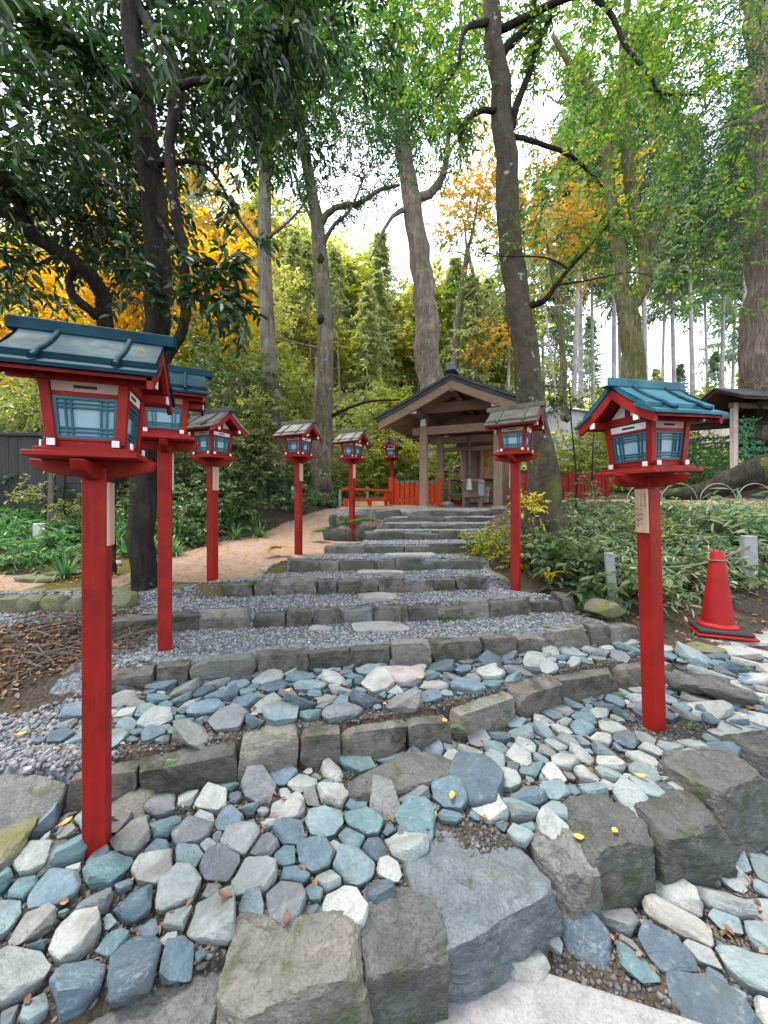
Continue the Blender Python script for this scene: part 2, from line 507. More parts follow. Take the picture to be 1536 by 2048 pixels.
M_tanboard = m_wood('tan_fence_board', (0.42, 0.34, 0.30), (0.55, 0.45, 0.40), axis=2)
M_bark_shingle = m_paint('dark_bark_roof', (0.035, 0.037, 0.043), rough=0.7, var=0.3, wear=0.15, wearcol=(0.09, 0.09, 0.1), axis=0, bump=0.6)
M_gold = m_paint('aged_gilt_panel', (0.42, 0.23, 0.05), rough=0.45, var=0.45, wear=0.6, wearcol=(0.06, 0.03, 0.02))
M_ridge = m_paint('grey_ridge_tile', (0.13, 0.14, 0.17), rough=0.6, var=0.3)
M_concrete = m_rock('stone_post_rock', [(0, (0.21, 0.22, 0.21)), (0.5, (0.25, 0.26, 0.255))], moss=0.25, dark=0.3, vein=0, bump=0.3, mosscol=(0.10, 0.12, 0.07))
M_wallwhite = m_paint('white_plaster', (0.45, 0.44, 0.44), rough=0.85, var=0.12)
M_metal = m_paint('pale_hoop_metal', (0.26, 0.25, 0.21), rough=0.5, var=0.1)
M_tassel = m_paint('white_cloth', (0.6, 0.57, 0.55), rough=0.9, var=0.15)

# ------------------------------------------------------------------ terrain
Z = [0.0, 0.20, 0.37, 0.52, 0.65, 0.77, 0.885, 0.985, 1.105, 1.19, 1.27, 1.38]
RIS_PX = [
    None,
    [(-140, 1655), (120, 1640), (330, 1592), (500, 1562), (700, 1532), (900, 1490), (1040, 1440), (1160, 1402), (1300, 1374), (1420, 1352), (1600, 1335)],
    [(60, 1410), (240, 1388), (530, 1352), (700, 1337), (850, 1332), (1000, 1316), (1130, 1301), (1280, 1286), (1380, 1280)],
    [(0, 1290), (250, 1275), (370, 1260), (560, 1256), (740, 1247), (900, 1241), (1120, 1224), (1200, 1218)],
    [(400, 1198), (560, 1191), (700, 1186), (940, 1181), (1040, 1178)],
    [(540, 1152), (610, 1143), (700, 1144), (975, 1139), (1050, 1139)],
    [(640, 1109), (700, 1108), (975, 1107), (1050, 1107)],
    [(700, 1083), (740, 1081), (985, 1080), (1050, 1080)],
    [(745, 1058), (1000, 1057), (1050, 1057)],
    [(750, 1044), (1010, 1043), (1050, 1043)],
    [(640, 1035), (700, 1034), (770, 1033), (1030, 1031), (1060, 1031)],
]
RIS = [None]
for k in range(1, 11):
    RIS.append(np.array([Pz(x, y, Z[k])[:2] for x, y in RIS_PX[k]]))
RIS[0] = np.array([(-1.6, 0.6), (-0.9, 0.84), (-.58, .98), (-.25, 1.08), (.05, 1.15), (.31, 1.33), (.68, 1.42), (.86, 1.48), (1.2, 1.56), (1.54, 1.70), (2, 1.87), (3.0, 2.15)])

def sm(t):
    t = np.clip(t, 0, 1)
    return t * t * (3 - 2 * t)

def ris_y(k, x):
    c = RIS[k]
    return np.interp(x, c[:, 0], c[:, 1])

BANK = np.array([(-7.0, 3.6), (-3.9, 4.3), (-3.2, 4.9), (-2.95, 5.6), (-2.75, 6.9), (-2.1, 7.9), (-1.4, 8.6), (-1.2, 9.4), (-1.0, 30)])
def seg_side(x, y):
    """distance left of/behind the back edge of the earth path (positive = on the bank)"""
    bx = np.interp(y, BANK[:, 1], BANK[:, 0])
    return bx - x

def pnoise(x, y, s, seed=0):
    """cheap smooth value noise, vectorised"""
    x = np.asarray(x) * s + seed * 17.3; y = np.asarray(y) * s + seed * 9.1
    xi, yi = np.floor(x).astype(int), np.floor(y).astype(int)
    xf, yf = sm(x - xi), sm(y - yi)
    def h(a, b):
        q = (a * 374761393 + b * 668265263 + seed * 1274126177) & 0xffffffff
        q = ((q ^ (q >> 13)) * 1274126177) & 0xffffffff
        return ((q ^ (q >> 16)) & 0xffff) / 65535.0
    return (h(xi, yi) * (1 - xf) + h(xi + 1, yi) * xf) * (1 - yf) + (h(xi, yi + 1) * (1 - xf) + h(xi + 1, yi + 1) * xf) * yf - 0.5

def ground(x, y, detail=True):
    x = np.asarray(x, float); y = np.asarray(y, float)
    side = np.clip(np.maximum(-1.5 - x, x - 2.1) / 0.8, 0, 1)
    w = 0.05 + 0.6 * side
    hp = np.zeros(np.broadcast(x, y).shape)
    for k in range(11):
        dz = Z[k + 1] - Z[k]
        hp = hp + dz * sm((y - 0.06 - ris_y(k, x)) / w + 0.5)
    # earth path on the left
    hl = 0.66 + 0.05 * (y - 3.7)
    hl = hl + sm((y - 7.2) / 1.6) * 0.42
    hl = np.where(y < 3.55, np.minimum(hp, 0.66), hl)
    bank = np.clip(seg_side(x, y), 0, None)
    hl = hl + np.interp(y, [4, 6.2, 8.5], [.07, .14, .42]) * np.minimum(bank, 4.5) * sm((y - 3.3) / 1.5)
    XL = np.interp(y, [3.3, 3.5, 3.7, 4.1, 4.6, 5.2, 5.6, 6.3, 6.75, 7.1, 9.5, 12], [-2.2, -1.75, -1.3, -1.05, -.68, -.28, -.1, 0.0, -.15, -.95, -1.05, -1.2])
    wl = sm((XL - x) / 0.22 + 0.5) * sm((y - 3.38) / 0.12)
    hr = np.interp(y, [0, 1.5, 1.8, 2.4, 3.3, 3.8, 5, 7, 11], [0, 0.02, .17, .28, .40, .62, 1.1, 1.5, 1.62])
    XR = np.interp(y, [0, 1.4, 1.9, 2.6, 3.2, 3.5, 3.7, 4.1, 4.7, 5.3, 6.0, 6.6, 8.0, 11], [2.6, 2.5, 2.4, 2.1, 1.9, 1.6, 1.25, 1.15, 1.25, 1.45, 1.7, 2.15, 3.6, 4.2])
    wr = sm((x - XR) / 0.3 + 0.5)
    h = hp * (1 - wl) + hl * wl
    h = h * (1 - wr) + hr * wr
    # hillside behind
    far = np.clip(y - 12.5, 0, None)
    slope = 0.33 - 0.16 * np.tanh((x / np.maximum(y, 8) - 0.15) * 2.2)
    h = h + far * slope * sm(far / 8) + 0.25 * sm((y - 9.3) / 2.5)
    if detail:
        h = h + 0.018 * pnoise(x, y, 3.1, 1) + 0.012 * pnoise(x, y, 9.0, 2) + np.clip(y - 9, 0, 6) * 0.12 * pnoise(x, y, 0.5, 3)
    return h

def gz(x, y):
    return float(ground(np.array([x]), np.array([y]))[0])

def on_ground(px, py, d0=1.0, d1=40.0):
    """first point where the ray through a photo pixel meets the ground"""
    d = np.concatenate([np.arange(d0, 12, 0.01), np.arange(12, d1, 0.1)])
    x = (px - 768) * d / F; z = EYE - (py - HZ) * d / F
    hit = np.nonzero(z < ground(x, d))[0]
    i = hit[0] if len(hit) else len(d) - 1
    return np.array([x[i], d[i], ground(x[i:i + 1], d[i:i + 1])[0]])

def terrain_mesh(name, xs, ys, zoff=0.0, keep=None):
    X, Y = np.meshgrid(xs, ys)
    Zz = ground(X, Y) + zoff
    V = np.stack([X, Y, Zz], -1).reshape(-1, 3)
    n, m = len(xs), len(ys)
    i = np.arange(m - 1)[:, None] * n; j = np.arange(n - 1)[None, :]
    q = np.stack([i + j, i + j + 1, i + n + j + 1, i + n + j], -1).reshape(-1, 4)
    if keep is not None:
        c = V[q].mean(1)
        q = q[keep(c[:, 0], c[:, 1])]
    return mesh_np(name, V, [q], smooth=True)

def m_ground():
    """one sheet: dark soil with litter, grey gravel on the steps, tan earth on the path, moss; the zones come from a painted map of what lies there"""
    t = NT('ground_soil')
    v = t.n('NewGeometry').outputs['Position']
    a = t.n('Attribute', _attribute_name='zone')
    s = t.n('SeparateColor', Color=a.outputs['Color'])
    g, e, mo = s.outputs[0], s.outputs[1], s.outputs[2]
    n1 = t.noise(v, 7, 6, 0.65); n2 = t.noise(v, 55, 5, 0.7); n3 = t.noise(v, 1.6, 4)
    soil = t.mix(t.rng(n2, 0.35, 0.65), (0.022, 0.017, 0.013), (0.07, 0.055, 0.04))
    soil = t.mix(t.rng(n1, 0.52, 0.7, 0, 0.7), soil, (0.10, 0.072, 0.05))
    vo = t.n('TexVoronoi', Scale=70.0); t.l(v, vo.inputs['Vector'])
    grav = t.mix(t.rng(t.n('SeparateColor', Color=vo.outputs['Color']).outputs[0], 0, 1), (0.06, 0.063, 0.07), (0.19, 0.2, 0.215))
    earth = t.mix(t.rng(n1, 0.3, 0.7), (0.21, 0.135, 0.098), (0.29, 0.2, 0.155))
    earth = t.mix(t.rng(n2, 0.5, 0.75, 0, 0.45), earth, (0.15, 0.095, 0.065))
    earth = t.mix(t.rng(n3, 0.55, 0.7, 0, 0.5), earth, (0.26, 0.205, 0.18))
    moss = t.mix(n2, (0.04, 0.035, 0.012), (0.13, 0.10, 0.03))
    def mk(src, lo=0.35, hi=0.65):
        return t.rng(t.math('ADD', src, t.math('MULTIPLY', t.math('SUBTRACT', n1, 0.5), 0.5)), lo, hi)
    c = t.mix(mk(g), soil, grav)
    c = t.mix(mk(e), c, earth)
    c = t.mix(mk(mo), c, moss)
    t.col(c)
    t.set(rough=0.95, spec=0.15)
    t.bump(t.math('ADD', t.math('MULTIPLY', n2, 0.6), t.math('MULTIPLY', vo.outputs['Distance'], 0.8)), 0.6, 0.012)
    return t.m
M_ground = m_ground()

def zones(X, Y):
    g = np.zeros_like(X); e = np.zeros_like(X); mo = np.zeros_like(X)
    XL = np.interp(Y, [3.3, 3.7, 4.1, 4.6, 5.2, 6.3, 6.75, 7.1, 9.5], [-1.9, -1.35, -1.05, -.7, -.3, 0.0, -.2, -1.0, -1.1])
    XR = np.interp(Y, [2.4, 2.6, 3.2, 3.5, 3.7, 4.1, 4.7, 5.3, 6.0, 6.6], [2.0, 2.1, 1.9, 1.6, 1.4, 1.15, 1.2, 1.4, 1.65, 2.1])
    steps = (Y > ris_y(2, X)) & (Y < 7.2) & (X > XL) & (X < XR)
    g[steps] = 1
    left = (X < -1.2) & (Y < 3.5) & (Y > 1.5) & (np.hypot(X + 2.1, (Y - 2.5) * 1.2) > .6)
    g[left] = 0.75
    path = (Y > 3.45) & (X <= XL + 0.1) & (seg_side(X, Y) < 0.0) & (Y < 9.6)
    e[path] = 1
    mo[(Y > 3.35) & (Y < 4.0) & (X < -1.0) & (pnoise(X, Y, 1.6, 9) > -0.02)] = 0.9
    mo[(Y > 3.2) & (X < -2.9) & (Y < 5.2) & (pnoise(X, Y, 1.1, 8) > 0.0)] = 0.8
    plat = (Y > 7.1) & (Y < 12) & (X > -1.0) & (X < 4)
    e[plat] = 0.8
    sand = (Y > 6.6) & (Y < 9) & (X > 4.4)
    e[sand] = 0.9
    return g, e, mo

def add_zone(me):
    co = np.empty(len(me.vertices) * 3, dtype=np.float32)
    me.vertices.foreach_get('co', co)
    co = co.reshape(-1, 3)
    g, e, mo = zones(co[:, 0], co[:, 1])
    at = me.attributes.new('zone', 'FLOAT_COLOR', 'POINT')
    at.data.foreach_set('color', np.stack([g, e, mo, np.ones_like(g)], -1).astype(np.float32).ravel())

xs = np.concatenate([np.arange(-60, -7, 1.2), np.arange(-7, -3.2, 0.1), np.arange(-3.2, 4.2, 0.028), np.arange(4.2, 9, 0.12), np.arange(9, 75, 1.2)])
ys = np.concatenate([np.arange(-12, 0.2, 0.6), np.arange(0.2, 4.4, 0.028), np.arange(4.4, 10, 0.06), np.arange(10, 14, 0.25), np.arange(14, 95, 1.2)])
me = terrain_mesh('ground', xs, ys)
add_zone(me)
ground_o = tag(link('ground', me, M_ground), 'soil, gravel and earth ground rising from the steps to the forest hillside', kind='structure')

# ------------------------------------------------------------------ rocks
def rock_mesh(name, size, seed, sub=3, cuts=9, box=0.45, rough=0.05, flat=0.0, flatdir=(0, 0, 1), smooth=34, cube=False, ridge=0.0):
    """angular weathered stone: a rounded block cut by random planes, then roughened"""
    rg = np.random.default_rng(seed)
    bm = bmesh.new()
    bmesh.ops.create_icosphere(bm, subdivisions=sub, radius=1.0)
    if cube:
        bm.free(); bm = bmesh.new()
        bmesh.ops.create_cube(bm, size=2.0)
        bmesh.ops.subdivide_edges(bm, edges=bm.edges, cuts={3: 5, 4: 9, 5: 15, 6: 27}[sub], use_grid_fill=True)
    V = np.array([v.co[:] for v in bm.verts])
    if cube:
        q = np.linalg.norm(V, axis=1)[:, None]
        V = V * (1 - cube * np.clip(q - 1.15, 0, 1))
        k = rg.normal(size=(2, 2, 2, 3)) * 0.09                        # skewed corners
        w = (V + 1) / 2
        sh = 0
        for a in (0, 1):
            for b in (0, 1):
                for c_ in (0, 1):
                    sh = sh + (np.abs(1 - a - w[:, 0]) * np.abs(1 - b - w[:, 1]) * np.abs(1 - c_ - w[:, 2]))[:, None] * k[a, b, c_]
        V = V + sh
    m = np.abs(V).max(1)[:, None]
    if not cube: V = V * ((1 - box) + box / m) * (1 - 0.18 * box)
    for c in range(cuts):
        n = rg.normal(size=3); n /= np.linalg.norm(n)
        o = rg.uniform(0.62, 0.9) if not cube else np.abs(n).sum() * rg.uniform(0.68, 0.9)
        d = V @ n - o
        V = V - np.clip(d, 0, None)[:, None] * n * 0.94
    if flat:
        n = np.array(flatdir, float) + rg.normal(size=3) * 0.06; n /= np.linalg.norm(n)
        d = V @ n - (1 - flat)
        V = V - np.clip(d, 0, None)[:, None] * n * 0.95
    off = Vector(rg.uniform(-50, 50, 3))
    N = V / (np.linalg.norm(V, axis=1)[:, None] + 1e-6)
    k = np.array([noise.fractal(Vector(p) * 1.7 + off, 0.9, 2.1, 4) for p in V])
    if ridge:                                                           # broken ledges and chipped corners
        k2 = np.array([noise.fractal(Vector((p[0] * 3.2, p[1] * 3.2, p[2] * 6.5)) + off, 0.85, 2.2, 5) for p in V])
        k3 = np.array([noise.noise(Vector(p) * 2.4 + off * .5) for p in V])
        V = V + N * (ridge * (0.6 - np.abs(k2)) - 0.5 * ridge * np.clip(np.sign(k3 - .12) * np.abs(k3 - .12) ** .5, 0, 1))[:, None]
    V = V + N * (k * rough)[:, None]
    V = V / np.abs(V).max(0) * np.array(size)
    for v, p in zip(bm.verts, V): v.co = p
    me = bpy.data.meshes.new(name)
    bm.to_mesh(me); bm.free()
    me.polygons.foreach_set('use_smooth', np.ones(len(me.polygons), dtype=bool))
    me.update()
    me.set_sharp_from_angle(angle=R(smooth))
    return me

# stones packed cell by cell, like a laid dry-stone surface
def cells(inside, n_try, rfun, seed, theta=0.0, stretch=1.0, bbox=None, shrink=0.86):
    rg = np.random.default_rng(seed)
    ct, st = math.cos(theta), math.sin(theta)
    def fwd(p): # world -> packing space
        u = p[..., 0] * ct + p[..., 1] * st; w = -p[..., 0] * st + p[..., 1] * ct
        return np.stack([u / stretch, w], -1)
    def inv(q):
        u, w = q[..., 0] * stretch, q[..., 1]
        return np.stack([u * ct - w * st, u * st + w * ct], -1)
    x0, x1, y0, y1 = bbox
    cand = np.stack([rg.uniform(x0, x1, n_try), rg.uniform(y0, y1, n_try)], -1)
    cand = cand[inside(cand[:, 0], cand[:, 1])]
    rad = rfun(cand, rg)
    order = np.argsort(-rad * rg.uniform(0.6, 1.3, len(rad)))
    cand, rad = cand[order], rad[order]
    Q = fwd(cand)
    pts, rs = [], []
    for q, r in zip(Q, rad):
        if pts:
            a = np.array(pts)
            if np.any(np.hypot(a[:, 0] - q[0], a[:, 1] - q[1]) < (np.array(rs) + r) * shrink): continue
        pts.append(q); rs.append(r)
    pts, rs = np.array(pts), np.array(rs)
    out = []
    for i in range(len(pts)):
        nk = int(rg.integers(5, 8))
        ang = np.arange(nk) * 2 * math.pi / nk + rg.uniform(0, 6.28) + rg.normal(0, .14, nk)
        poly = [pts[i] + rs[i] * 1.62 * np.array([math.cos(a), math.sin(a)]) * rg.uniform(0.8, 1.08) for a in ang]
        D = np.hypot(*(pts - pts[i]).T)
        for j in np.nonzero((D > 0) & (D < (rs[i] + rs) * 1.6))[0]:
            dv = pts[j] - pts[i]; L = D[j]; dv = dv / L
            t = (L * L + rs[i] ** 2 - rs[j] ** 2) / (2 * L)
            new = []
            for a, b in zip(poly, poly[1:] + poly[:1]):
                da, db = (a - pts[i]) @ dv - t, (b - pts[i]) @ dv - t
                if da <= 0: new.append(a)
                if (da < 0) != (db < 0) and abs(da - db) > 1e-9:
                    new.append(a + (b - a) * (da / (da - db)))
            poly = new
            if len(poly) < 3: break
        if len(poly) >= 3:
            out.append((inv(pts[i]), inv(np.array(poly)), rs[i]))
    return out

def cell_stone(name, c, poly, h, gap, seed, bevel=0.006, tilt=0.22, detail=True, near=False):
    """angular stone filling a cell: hull of a low, a shoulder and a top ring, its edges worn"""
    rg = np.random.default_rng(seed)
    p = poly - c
    d = np.hypot(*p.T)[:, None]
    p = p * np.clip(1 - gap / np.maximum(d, 1e-3), 0.3, 1)
    # corners knocked off
    p = np.vstack([p * 0.93 + np.roll(p, -1, 0) * 0.07, p * 0.07 + np.roll(p, -1, 0) * 0.93])
    n = len(p)
    tl = rg.normal(size=2) * tilt * 1.3
    top = p * rg.uniform(0.62, 0.96, (n, 1))
    zt = h * rg.uniform(0.86, 1.0, n) + top @ tl
    zs = h * rg.uniform(0.42, 0.85, n)
    zs = np.minimum(zs, h * 0.95 + p @ tl - 0.05 * h)
    crown = np.array([*(p.mean(0) + rg.normal(size=2) * 0.2 * d.mean()), 0.0]); crown[2] = h * 1.06 + crown[:2] @ tl
    V = np.vstack([np.c_[p * 0.86, np.full(n, -h * 0.5)], np.c_[p, zs], np.c_[top, zt], crown[None]])
    bm = bmesh.new()
    vs = [bm.verts.new(v) for v in V]
    r = bmesh.ops.convex_hull(bm, input=vs, use_existing_faces=False)
    junk = [g for g in r['geom_interior'] + r['geom_unused'] if isinstance(g, bmesh.types.BMVert)]
    if junk: bmesh.ops.delete(bm, geom=list(set(junk)), context='VERTS')
    bmesh.ops.dissolve_limit(bm, angle_limit=R(9), verts=bm.verts, edges=bm.edges)
    if detail:
        es = [e for e in bm.edges if len(e.link_faces) == 2 and e.calc_face_angle(0) > R(20)]
        bmesh.ops.bevel(bm, geom=es, offset=bevel, segments=1, affect='EDGES', clamp_overlap=True)
    bmesh.ops.triangulate(bm, faces=bm.faces)
    if near:
        bmesh.ops.subdivide_edges(bm, edges=[e for e in bm.edges if e.calc_length() > 0.016], cuts=1)
        bmesh.ops.triangulate(bm, faces=bm.faces)
        bmesh.ops.subdivide_edges(bm, edges=[e for e in bm.edges if e.calc_length() > 0.016], cuts=1)
        bmesh.ops.triangulate(bm, faces=bm.faces)
        bm.normal_update()
        off = Vector(rg.uniform(-50, 50, 3))
        for v in bm.verts:
            v.co += v.normal * (noise.fractal(v.co * 16 + off, 0.9, 2.1, 4) * 0.0055)
    for f in bm.faces: f.smooth = True
    me = bpy.data.meshes.new(name)
    bm.to_mesh(me); bm.free()
    me.set_sharp_from_angle(angle=R(32))
    return me

cobbles = tag(empty('cobbled_path'), 'bed of loose blue grey cobbles laid between the lower stone step edges', kind='structure')
stone_list = []                                                      # (apparent size, centre, poly, h, seed, gap)

# keep clear of the big edge boulders, the posts and the slab
def in_fore(x, y):
    a = ris_y(0, x)
    slab = ((x - 0.53) / 0.52) ** 2 + ((y - 0.93) / 0.345) ** 2 < 1
    return (y < a - 0.05) & (y > 0.72) & (x > -0.62) & ~slab & (x < 2.1)
A_TOP = np.array([(-1.6, 0.66), (-1.0, .9), (-.78, 1.0), (-.58, 1.09), (-.44, 1.13), (-.42, 1.2), (-.06, 1.22), (-.02, 1.25), (.02, 1.30), (.05, 1.44), (.30, 1.60), (.56, 1.5), (.7, 1.53), (.9, 1.64), (1.25, 1.72), (1.6, 1.9), (2.1, 2.08), (2.6, 2.2)])
def in_t1(x, y):
    lo = np.interp(x, A_TOP[:, 0], A_TOP[:, 1]) - 0.02
    hi = ris_y(1, x) - 0.02
    post = np.hypot(x + 1.09, y - 1.44) < 0.06
    post2 = ((x - 1.60) / 0.30) ** 2 + ((y - 2.17) / 0.14) ** 2 < 1
    big = ((x - 0.09) / 0.30) ** 2 + ((y - 1.79) / 0.13) ** 2 < 1
    big2 = ((x - 0.43) / 0.135) ** 2 + ((y - 1.76) / 0.15) ** 2 < 1
    return (y > lo) & (y < hi) & (x > -1.5) & (x < 2.5) & ~post & ~post2 & ~big & ~big2
def in_t2(x, y):
    pink = ((x - 0.06) / 0.22) ** 2 + ((y - 2.44) / 0.1) ** 2 < 1
    return (y > ris_y(1, x) + 0.14) & (y < ris_y(2, x) - 0.02) & (x > -1.62) & (x < 2.15) & ~pink
def in_right(x, y):
    return (x > 1.95) & (x < 3.3) & (y > 1.95 + 0.1 * (x - 2)) & (y < 2.85) & (np.hypot(x - 1.6, y - 2.2) > 0.3)

jobs = [
    (in_fore, 9000, lambda c, g: 0.013 + 0.056 * g.random(len(c)) ** 0.9, 21, R(-38), 1.55, (-0.6, 2.1, 0.7, 1.95), 0.52),
    (in_t1, 20000, lambda c, g: np.where(c[:, 0] < 0.3, 0.014 + 0.05 * g.random(len(c)) ** 0.9, 0.013 + 0.042 * g.random(len(c)) ** 0.9), 22, R(-20), 1.2, (-1.5, 2.5, 0.9, 2.9), 0.56),
    (in_t2, 14000, lambda c, g: g.uniform(0.013, 0.045, len(c)) * np.where(g.random(len(c)) < 0.08, 1.7, 1.0), 23, R(10), 1.35, (-1.65, 2.2, 1.8, 3.2), 0.55),
    (in_right, 4000, lambda c, g: g.uniform(0.02, 0.075, len(c)), 24, R(-25), 1.5, (1.9, 3.4, 1.8, 3.0), 0.5),
]
for fn, n, rf, seed, th, stc, bb, hk in jobs:
    for i, (c, poly, r) in enumerate(cells(fn, n, rf, seed, th, stc, bb)):
        stone_list.append((r / c[1], c, poly, r * hk * rnd.uniform(0.75, 1.15), seed * 1000 + i, 0.004 + 0.003 * rnd.random()))
stone_list.sort(key=lambda s: -s[0])
rest_v, rest_f, nv = [], [], 0
def pale(c):
    return 0.07 + 0.5 * float(np.clip((c[0] - 0.1) / 0.9, 0, 1))
n_cob = 0
for i, (k, c, poly, h, sd, gap) in enumerate(stone_list):
    g0 = gz(*c)
    if i < 285:
        me = cell_stone('cobblestone', c, poly, h, gap, sd, bevel=0.0022 + 0.05 * k * 0.03, near=i < 170)
        link('cobblestone', me, M_cobble if rnd.random() > pale(c) else M_cobble_pale, cobbles, loc=(c[0], c[1], g0 + 0.012))
    else:
        me = cell_stone('tmp', c, poly, h, gap, sd, detail=False)
        v = np.empty(len(me.vertices) * 3, dtype=np.float32); me.vertices.foreach_get('co', v)
        f = np.empty(len(me.polygons) * 3, dtype=np.int32); me.polygons.foreach_get('vertices', f)
        rest_v.append(v.reshape(-1, 3) + np.array([c[0], c[1], g0 + 0.012])); rest_f.append(f.reshape(-1, 3) + nv); nv += len(me.vertices)
        bpy.data.meshes.remove(me)
if rest_v:
    tag(link('small_cobblestones', mesh_np('small_cobblestones', np.vstack(rest_v), [np.vstack(rest_f)]), M_cobble_isl, cobbles), kind='stuff')
print('cobbles', len(stone_list))

def rock_child(name, parent, px_box, d, seed, mat, depth=None, zc=None, sub=4, rz=0.0, **kw):
    """rock whose silhouette fills the given photo box when seen at depth d"""
    x0, y0, x1, y1 = px_box
    w = (x1 - x0) * d / F
    c = P((x0 + x1) / 2, (y0 + y1) / 2, d)
    dep = depth or w * 0.8
    hh = (y1 - y0) * d / F
    # part of the seen height is the top surface receding
    tilt = max(0.0, (EYE - c[2]) / d)
    h = max(0.1, (hh - dep * tilt * 0.75) / 1.0)
    if zc is not None: c[2] = zc
    me = rock_mesh(name, (w / 2 * 1.08, dep / 2 * 1.08, h / 2 * 1.15), seed, sub=sub, **kw)
    return link(name, me, mat, parent, loc=tuple(c), rot=(0, 0, rz))

# slab under the viewer and flat stones set into the treads
me = rock_mesh('paving_slab', (0.52, 0.34, 0.09), 5, sub=5, cuts=3, box=0.15, rough=0.02, flat=0.55)
link('paving_slab', me, M_slab, cobbles, loc=(0.53, 0.94, -0.005))
for nm, x, y, sx, sy, sz, mt, sd in (('flat_stone', 0.09, 1.79, .29, .12, .075, M_boulder2, 31), ('flat_stone', 0.43, 1.76, .135, .15, .07, M_cobble, 32), ('flat_stone', 0.06, 2.43, .2, .095, .06, M_pinkslab, 33)):
    link(nm, rock_mesh(nm, (sx, sy, sz), sd, sub=4, cuts=6, box=0.4, rough=0.035, flat=0.5), mt, cobbles, loc=(x, y, gz(x, y) + sz * 0.35), rot=(0, 0, rnd.uniform(-.3, .3)))

# ------------------------------------------------------------------ step edges
edge = tag(empty('stone_edging'), 'row of large rough boulders edging the lowest cobbled terrace', kind='structure')
BW = [(-.60, 1.02, .34, .25, .20, .15, M_boulder), (-.245, 1.11, .40, .29, .26, .25, M_boulder), (.045, 1.185, .27, .25, .24, .2, M_boulder2), (.30, 1.415, .52, .47, .235, .40, M_bluerock),
      (.66, 1.45, .19, .24, .22, .3, M_boulder), (.86, 1.535, .40, .27, .245, .3, M_boulder2), (1.20, 1.61, .34, .28, .25, .28, M_boulder2), (1.55, 1.78, .42, .33, .29, .35, M_boulder2), (1.98, 1.95, .40, .32, .3, .3, M_boulder2)]
for i, (x, y, w, dep, zt, rz, mt) in enumerate(BW):
    me = rock_mesh('boulder', (w / 2 * 1.06, dep / 2 * 1.1, 0.2), 641 + i, sub=6, cuts=16, ridge=.075, rough=0.07, flat=0.06, smooth=28, cube=.17)
    link('boulder', me, mt, edge, loc=(x, y, zt - 0.19), rot=(rnd.uniform(-.1, .02), rnd.uniform(-.08, .08), rz))
B = [
    ((-120, 1900, 112, 2075), 1.13, 50, M_boulder2, 0.28, 0.3),
    ((95, 1940, 225, 2075), 1.10, 51, M_cobble, 0.2, 0.5),
    ((-60, 1535, 108, 1705), 1.55, 52, M_boulder, 0.3, 0.2),
    ((-110, 1640, 40, 1790), 1.38, 53, M_mossrock, 0.24, 0.1),
    ((224, 1575, 302, 1655), 1.62, 54, M_boulder, 0.16, 0.2),
    ((60, 1690, 150, 1760), 1.4, 55, M_boulder2, 0.14, 0.5),
    ((40, 1470, 160, 1560), 1.85, 56, M_cobble, 0.2, 0.4),
    ((90, 1390, 250, 1480), 2.15, 57, M_mossrock, 0.3, 0.5),
    ((235, 1225, 285, 1275), 2.95, 58, M_mossrock, 0.22, 0.3),
    ((938, 1142, 1012, 1192), 3.95, 59, M_mossrock, 0.34, 0.1),
    ((1365, 1278, 1432, 1322), 3.0, 60, M_mossrock, 0.28, 0.2),
    ((1430, 1288, 1560, 1345), 2.9, 61, M_pinkslab, 0.36, -0.2),
    ((1345, 1345, 1395, 1385), 2.55, 62, M_boulder2, 0.2, 0.2),
    ((1385, 1345, 1500, 1405), 2.5, 63, M_boulder2, 0.3, -0.3),
    ((1170, 1195, 1235, 1235), 3.3, 64, M_mossrock, 0.24, 0.0),
]
for bx, d, sd, mt, dep, rz in B:
    rock_child('boulder', edge, bx, d, sd, mt, depth=dep, rz=rz, sub=4 if d < 2 else 3, cuts=11, box=0.62, rough=0.07, flat=0.16 if d < 2.2 else 0.0)

